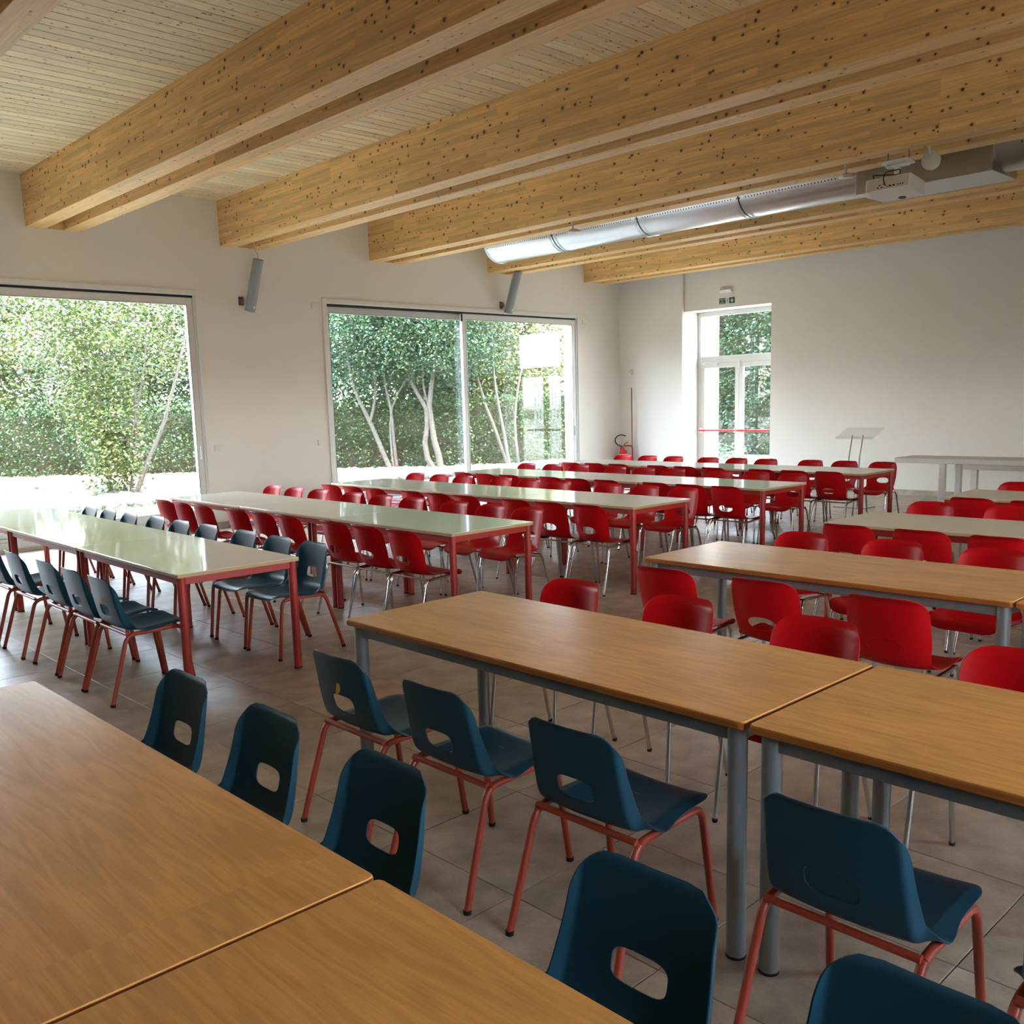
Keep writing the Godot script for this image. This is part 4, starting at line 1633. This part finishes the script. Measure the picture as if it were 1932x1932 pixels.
func build_outside() -> void:
	var gy := 0.08
	var m := MB.new()
	bx(m, -60, -0.36, gy - 0.3, gy, -30, 60)
	bx(m, -0.36, 60, gy - 0.3, gy, D + 1.16, 60)
	bx(m, 1.53, 60, gy - 0.3, gy - 0.02, D + 0.52, D + 1.16)
	bx(m, XR + 0.31, 60, gy - 0.3, gy, -30, D + 0.52)
	tag(put("ground", m, mats.soil), "pale dry soil around the building", "", "", "structure")
	# clods of soil along the foot of the hedge
	var clod := MB.new()
	clod.lathe(Vector3.ZERO, [Vector2(0.0, -0.5), Vector2(0.75, -0.3), Vector2(1.0, 0.1), Vector2(0.6, 0.55), Vector2(0.0, 0.7)], 6)
	var where := []
	for k in 16000:
		var v := rng.randf_range(0.0, 17.0)
		var hx := hedge_x(v)
		var d := pow(rng.randf(), 1.2) * maxf(1.0, -3.6 - hx)
		var x := hx + 0.3 + d
		if x > -1.6:
			continue
		where.append(P(x, gy + 0.01 + rng.randf() * 0.05, v))
	var rub := Node3D.new()
	rub.name = "soil_clods"
	add_child(rub)
	tag(rub, "pale lumps of dry soil scattered before the hedge", "soil")
	var clods := scatter("clods", clod.mesh(), mats.stone, where, rub, [Color(0.22, 0.19, 0.14), Color(0.30, 0.26, 0.20), Color(0.15, 0.13, 0.10)], 0.04, 0.14)
	# thin grass near the building
	var blade := MB.new()
	blade.poly([Vector3(-0.004, 0, 0), Vector3(0.004, 0, 0), Vector3(0.0, 0.09, 0.02)])
	var gw := []
	for k in 9000:
		gw.append(P(rng.randf_range(-3.6, -0.4), gy, rng.randf_range(0.0, 8.0)))
	for k in 6000:
		gw.append(P(rng.randf_range(-6.0, 3.5), gy, rng.randf_range(D + 1.0, D + 6.0)))
	var gr := Node3D.new()
	gr.name = "grass"
	add_child(gr)
	tag(gr, "thin grass on the shaded ground outside the windows", "grass")
	scatter("blades", blade.mesh(), mats.leaf, gw, gr, [Color(0.16, 0.20, 0.07), Color(0.25, 0.26, 0.11)], 0.6, 1.4)
	# hedge
	var lf := leaf_mesh(0.075, 0.045)
	var hl := leaf_mesh(0.062, 0.038)
	var hcol := [Color(0.056, 0.094, 0.033), Color(0.075, 0.125, 0.037), Color(0.044, 0.075, 0.027), Color(0.112, 0.163, 0.044)]
	var line := []
	var v := -6.0
	while v < 20.01:
		line.append(Vector2(hedge_x(v), v))
		v += 0.75
	hedge_run("clipped dark green hedge behind the trees", line, gy, 1.72, 2600, hl, hcol)
	line = []
	for k in 11:
		line.append(Vector2(-5.2 + 0.75 * k, 22.9 - 0.08 * k))
	hedge_run("tall leafy hedge beyond the exit door", line, gy, 4.4, 3600, leaf_mesh(0.09, 0.05), [Color(0.036, 0.070, 0.034), Color(0.06, 0.10, 0.044), Color(0.028, 0.052, 0.026), Color(0.10, 0.13, 0.045)])
	# sunlit multi-stemmed shrub before the left window
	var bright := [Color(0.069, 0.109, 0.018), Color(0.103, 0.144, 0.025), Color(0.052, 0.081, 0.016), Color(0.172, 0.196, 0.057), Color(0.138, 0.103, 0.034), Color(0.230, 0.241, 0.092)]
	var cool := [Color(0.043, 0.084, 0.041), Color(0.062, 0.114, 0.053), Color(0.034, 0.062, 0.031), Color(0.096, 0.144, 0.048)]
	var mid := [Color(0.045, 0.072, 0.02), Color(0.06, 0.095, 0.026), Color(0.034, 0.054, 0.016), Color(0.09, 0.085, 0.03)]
	tree("leafy_shrub", "sunlit many-stemmed leafy shrub outside the left window", P(-5.3, gy, 6.75), [
		[[Vector3(-0.2, 0, 0), Vector3(-0.30, 0.9, 0), Vector3(-0.55, 1.8, 0.1), Vector3(-0.75, 3.4, 0.0), Vector3(-0.6, 4.6, 0.0)], 0.05, 0.015],
		[[Vector3(0.25, 0, -0.25), Vector3(0.55, 0.8, -0.5), Vector3(0.85, 1.7, -0.8), Vector3(1.2, 3.2, -1.1), Vector3(1.3, 4.5, -1.2)], 0.05, 0.015],
		[[Vector3(0.2, 0, -0.2), Vector3(0.25, 1.0, -0.35), Vector3(0.35, 2.0, -0.4), Vector3(0.3, 3.4, -0.5), Vector3(0.4, 4.6, -0.5)], 0.035, 0.012],
		[[Vector3(0.1, 0, -0.1), Vector3(0.3, 1.2, -0.3), Vector3(0.7, 2.6, -0.5), Vector3(0.8, 4.2, -0.7)], 0.03, 0.01],
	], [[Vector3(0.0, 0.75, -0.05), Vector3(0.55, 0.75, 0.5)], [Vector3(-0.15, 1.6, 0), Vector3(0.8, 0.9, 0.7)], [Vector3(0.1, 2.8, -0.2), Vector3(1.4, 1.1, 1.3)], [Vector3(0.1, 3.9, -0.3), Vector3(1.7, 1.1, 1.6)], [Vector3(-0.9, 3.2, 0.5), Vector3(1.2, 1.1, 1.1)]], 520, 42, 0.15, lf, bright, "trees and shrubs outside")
	var big := leaf_mesh(0.11, 0.07)
	var spots := [[1.0, "far left of the left window"], [3.6, "left part of the left window"], [6.2, "behind the sunlit shrub"], [8.8, "right part of the left window"], [11.4, "between the two windows"], [14.0, "left part of the two-pane window"], [16.8, "middle of the two-pane window"]]
	for k in spots.size():
		var tv: float = spots[k][0]
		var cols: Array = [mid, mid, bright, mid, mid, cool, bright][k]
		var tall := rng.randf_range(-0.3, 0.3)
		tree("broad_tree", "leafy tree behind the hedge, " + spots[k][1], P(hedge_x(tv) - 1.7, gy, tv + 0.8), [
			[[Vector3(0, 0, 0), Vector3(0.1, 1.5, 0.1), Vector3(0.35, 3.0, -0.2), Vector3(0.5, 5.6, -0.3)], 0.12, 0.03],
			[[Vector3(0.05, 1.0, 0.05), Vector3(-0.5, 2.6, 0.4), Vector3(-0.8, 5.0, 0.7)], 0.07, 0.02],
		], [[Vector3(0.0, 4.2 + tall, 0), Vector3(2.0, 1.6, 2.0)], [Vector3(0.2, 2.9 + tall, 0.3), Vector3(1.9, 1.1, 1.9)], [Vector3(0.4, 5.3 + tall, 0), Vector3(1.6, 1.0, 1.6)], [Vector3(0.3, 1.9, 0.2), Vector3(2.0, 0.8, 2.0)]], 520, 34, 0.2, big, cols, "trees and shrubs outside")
	var huge := leaf_mesh(0.17, 0.11)
	for k in 6:
		var tv := -1.0 + 3.4 * k
		tree("background_tree", "dense tree in the background row, %s from the left" % ["first", "second", "third", "fourth", "fifth", "sixth", "seventh"][k], P(hedge_x(minf(tv, 15.0)) - 4.6, gy, tv + 2.4), [
			[[Vector3(0, 0, 0), Vector3(0.1, 2.0, 0.1), Vector3(0.2, 6.0, 0.1)], 0.15, 0.04],
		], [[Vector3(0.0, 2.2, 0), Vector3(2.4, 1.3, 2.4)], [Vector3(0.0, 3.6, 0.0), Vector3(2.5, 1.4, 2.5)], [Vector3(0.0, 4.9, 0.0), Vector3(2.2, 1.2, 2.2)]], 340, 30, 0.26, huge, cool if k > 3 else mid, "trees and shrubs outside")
	for k in 5:
		var q: Array = [[-6.5, -3.0], [-10.8, -4.0], [-9.0, -8.0], [-4.8, -9.5], [-14.0, -6.5]][k]
		tree("broad_tree", "leafy garden tree beyond the left edge, %s" % ["nearest the left window", "beside the hedge", "in the middle of the garden", "closest to the building", "farthest back"][k], P(q[0], gy, q[1]), [
			[[Vector3(0, 0, 0), Vector3(0.1, 1.5, 0.1), Vector3(0.2, 3.2, -0.1), Vector3(0.3, 6.2, -0.2)], 0.13, 0.03],
		], [[Vector3(0.0, 1.6, 0), Vector3(1.9, 1.2, 1.9)], [Vector3(0.0, 3.4, 0.0), Vector3(2.1, 1.5, 2.1)], [Vector3(0.0, 5.2, 0.0), Vector3(1.9, 1.3, 1.9)]], 420, 30, 0.24, huge, mid, "trees and shrubs outside")
	tree("slender_tree", "leaning forked tree at the left of the two-pane window", P(-5.75, gy, 13.0), [
		[[Vector3(0.25, 0, -0.25), Vector3(0.0, 0.9, 0.0), Vector3(-0.1, 1.25, 0.1), Vector3(-0.35, 2.3, 0.35), Vector3(-0.5, 4.4, 0.4)], 0.065, 0.02],
		[[Vector3(-0.08, 1.2, 0.08), Vector3(0.02, 1.7, -0.02), Vector3(0.05, 2.6, -0.05), Vector3(0.1, 4.6, -0.2)], 0.04, 0.015],
	], [[Vector3(-0.2, 2.9, 0.1), Vector3(1.3, 1.1, 1.3)], [Vector3(-0.1, 4.4, 0.0), Vector3(1.5, 1.1, 1.5)]], 330, 42, 0.17, lf, cool, "trees and shrubs outside")
	tree("slender_tree", "pale straight twin-stemmed tree in the two-pane window", P(-5.5, gy, 13.3), [
		[[Vector3(0.05, 0, -0.05), Vector3(0.03, 1.2, 0.0), Vector3(-0.05, 1.9, 0.05), Vector3(-0.15, 2.6, 0.1), Vector3(-0.1, 4.6, 0.1)], 0.045, 0.015],
		[[Vector3(0.03, 0.05, 0.03), Vector3(0.0, 1.1, 0.04), Vector3(0.12, 1.8, -0.1), Vector3(0.5, 2.6, -0.4), Vector3(0.6, 4.3, -0.5)], 0.03, 0.012],
	], [[Vector3(0.1, 3.0, 0), Vector3(1.2, 1.0, 1.2)], [Vector3(0.1, 4.4, 0), Vector3(1.4, 1.0, 1.4)]], 280, 42, 0.17, lf, cool, "trees and shrubs outside")
	tree("slender_tree", "stout grey three-stemmed tree in the two-pane window", P(-4.75, gy, 13.85), [
		[[Vector3(0.05, 0, -0.05), Vector3(-0.12, 0.5, 0.1), Vector3(-0.05, 1.4, 0.05), Vector3(-0.4, 2.3, 0.3), Vector3(-0.65, 4.4, 0.5)], 0.075, 0.02],
		[[Vector3(0.15, 0, -0.15), Vector3(0.05, 0.8, -0.05), Vector3(0.0, 1.6, 0.0), Vector3(0.1, 2.4, -0.1), Vector3(0.45, 4.6, -0.4)], 0.085, 0.02],
		[[Vector3(-0.02, 1.4, 0.0), Vector3(-0.1, 2.2, 0.1), Vector3(-0.05, 3.2, 0.0), Vector3(0.2, 4.6, -0.1)], 0.03, 0.012],
	], [[Vector3(0, 3.0, 0), Vector3(1.3, 1.0, 1.3)], [Vector3(0.1, 4.4, 0), Vector3(1.5, 1.1, 1.5)]], 330, 42, 0.17, lf, cool, "trees and shrubs outside")
	tree("slender_tree", "dark many-stemmed tree behind the right pane", P(-3.75, gy, 15.2), [
		[[Vector3(0.1, 0, -0.1), Vector3(-0.15, 0.9, 0.1), Vector3(-0.45, 2.0, 0.3), Vector3(-0.7, 3.4, 0.5), Vector3(-0.7, 4.6, 0.6)], 0.05, 0.015],
		[[Vector3(0.12, 0, -0.1), Vector3(0.0, 1.0, 0.0), Vector3(-0.15, 2.2, 0.1), Vector3(-0.2, 4.4, 0.1)], 0.045, 0.015],
		[[Vector3(0.25, 0, -0.25), Vector3(0.2, 1.2, -0.2), Vector3(0.35, 2.4, -0.35), Vector3(0.8, 3.3, -0.7), Vector3(1.0, 4.2, -0.9)], 0.04, 0.012],
	], [[Vector3(-0.55, 3.0, 0.6), Vector3(1.0, 1.0, 1.0)], [Vector3(-0.4, 4.2, 0.4), Vector3(1.3, 0.9, 1.3)]], 240, 42, 0.16, lf, cool, "trees and shrubs outside")
	tree("broad_tree", "sunlit tree behind the hedge in the two-pane window", P(-7.6, gy, 17.2), [
		[[Vector3(0, 0, 0), Vector3(0.1, 2.0, 0.1), Vector3(0.2, 5.4, 0.2)], 0.12, 0.03],
	], [[Vector3(0.0, 3.2, 0), Vector3(1.3, 1.6, 1.3)], [Vector3(0.2, 2.2, 0.4), Vector3(1.2, 0.9, 1.2)]], 200, 42, 0.22, lf, bright, "trees and shrubs outside")
	tree("broad_tree", "tree beyond the exit door, behind the hedge", P(-2.6, gy, 26.2), [
		[[Vector3(0, 0, 0), Vector3(0.1, 2.0, 0.1), Vector3(0.2, 5.4, 0.2)], 0.12, 0.03],
	], [[Vector3(0.3, 3.4, 0), Vector3(2.2, 1.6, 1.6)], [Vector3(0.2, 2.0, 0), Vector3(2.2, 1.2, 1.5)], [Vector3(0.2, 0.9, 0.2), Vector3(2.0, 0.9, 1.2)]], 620, 38, 0.2, big, cool, "trees and shrubs outside")
	tree("leafy_shrub", "low shrub on the ground outside the exit door", P(-0.9, gy, 19.2), [
		[[Vector3(0, 0, 0), Vector3(0.05, 0.3, 0.05), Vector3(0.1, 0.55, 0.0)], 0.02, 0.008],
	], [[Vector3(0.0, 0.25, 0), Vector3(1.2, 0.22, 0.5)]], 60, 42, 0.10, lf, cool, "trees and shrubs outside")
	# pale house with eaves
	var t := thing("pale_house", "pale yellow house with dark eaves beyond the trees", "building", P(-9.0, gy, 20.7))
	m = MB.new()
	m.box(Vector3(-7.0, 0.0, -8.0), Vector3(0.0, 2.85, 0.0), 0.0)
	put("wall", m, mats.render_yellow, t)
	m = MB.new()
	m.poly([Vector3(0.5, 2.85, 0.5), Vector3(0.5, 2.85, -8.5), Vector3(-3.5, 4.3, -8.5), Vector3(-3.5, 4.3, 0.5)])
	m.poly([Vector3(-3.5, 4.3, 0.5), Vector3(-3.5, 4.3, -8.5), Vector3(-7.5, 2.85, -8.5), Vector3(-7.5, 2.85, 0.5)])
	m.poly([Vector3(0.5, 2.85, 0.5), Vector3(-3.5, 4.3, 0.5), Vector3(-7.5, 2.85, 0.5)])
	m.box(Vector3(-7.5, 2.76, -8.5), Vector3(0.5, 2.85, 0.5))
	put("roof", m, mats.roof, t)
	# white barred gate beyond the exit door
	for k in 2:
		var gx: float = [5.45, 6.42][k]
		t = thing("barred_gate", ["white barred gate leaf farther from the exit door", "white barred gate leaf mirrored in the window glass"][k], "gate", P(gx, gy, 20.0), 0.0, "white gate leaves beyond the exit door")
		for j in 7:
			m = MB.new()
			var xx := 0.03 + j * 0.14
			m.box(Vector3(xx, 0.06, -0.02), Vector3(xx + 0.06, 2.1, 0.02), 0.003)
			put("bar", m, mats.gate, t)
		for yy in [0.06, 0.95, 2.05]:
			m = MB.new()
			m.box(Vector3(0.0, yy, -0.018), Vector3(0.94, yy + 0.07, 0.018), 0.003)
			put("rail", m, mats.gate, t)

func hedge_run(label: String, line: Array, gy: float, high: float, per: int, leaf: ArrayMesh, cols: Array) -> void:
	var h := thing("hedge", label, "hedge", Vector3.ZERO)
	var m := MB.new()
	var hw := []
	for k in line.size() - 1:
		var a: Vector2 = line[k]
		var b: Vector2 = line[k + 1]
		var nrm := (b - a).orthogonal().normalized()
		if nrm.dot(Vector2(CAM.x, 0.0) - a) < 0.0:
			nrm = -nrm
		var f0 := a - nrm * 0.12
		var f1 := b - nrm * 0.12
		var r0 := a - nrm * 0.3
		var r1 := b - nrm * 0.3
		var t := high - 0.12
		m.poly([P(f0.x, gy, f0.y), P(f0.x, t, f0.y), P(f1.x, t, f1.y), P(f1.x, gy, f1.y)])
		m.poly([P(f0.x, t, f0.y), P(r0.x, t, r0.y), P(r1.x, t, r1.y), P(f1.x, t, f1.y)])
		m.poly([P(r1.x, gy, r1.y), P(r1.x, t, r1.y), P(r0.x, t, r0.y), P(r0.x, gy, r0.y)])
		for j in per:
			var c := a.lerp(b, rng.randf())
			var y := gy + pow(rng.randf(), 0.9) * (high - 0.02)
			var off := 0.34 - absf(rng.randfn()) * 0.17 + 0.10 * sin(c.y * 3.1 + y * 4.0) * sin(c.x * 2.3 - y * 2.2)
			if rng.randf() < 0.16:
				y = high - 0.1 + absf(rng.randfn()) * 0.14
				off = rng.randf_range(-0.35, 0.38)
			c += nrm * off
			hw.append(P(c.x, y, c.y))
	put("twig_mass", m, mats.hedge_core, h)
	scatter("foliage", leaf, mats.leaf, hw, h, cols, 0.7, 1.5)

func hedge_x(v: float) -> float:
	# the hedge runs aslant towards the building and then straight on
	var x := -12.0 + (v - 7.2) * 0.97
	if v > 15.5:
		x = -12.0 + 8.3 * 0.97 - (v - 15.5) * 0.12
	return x
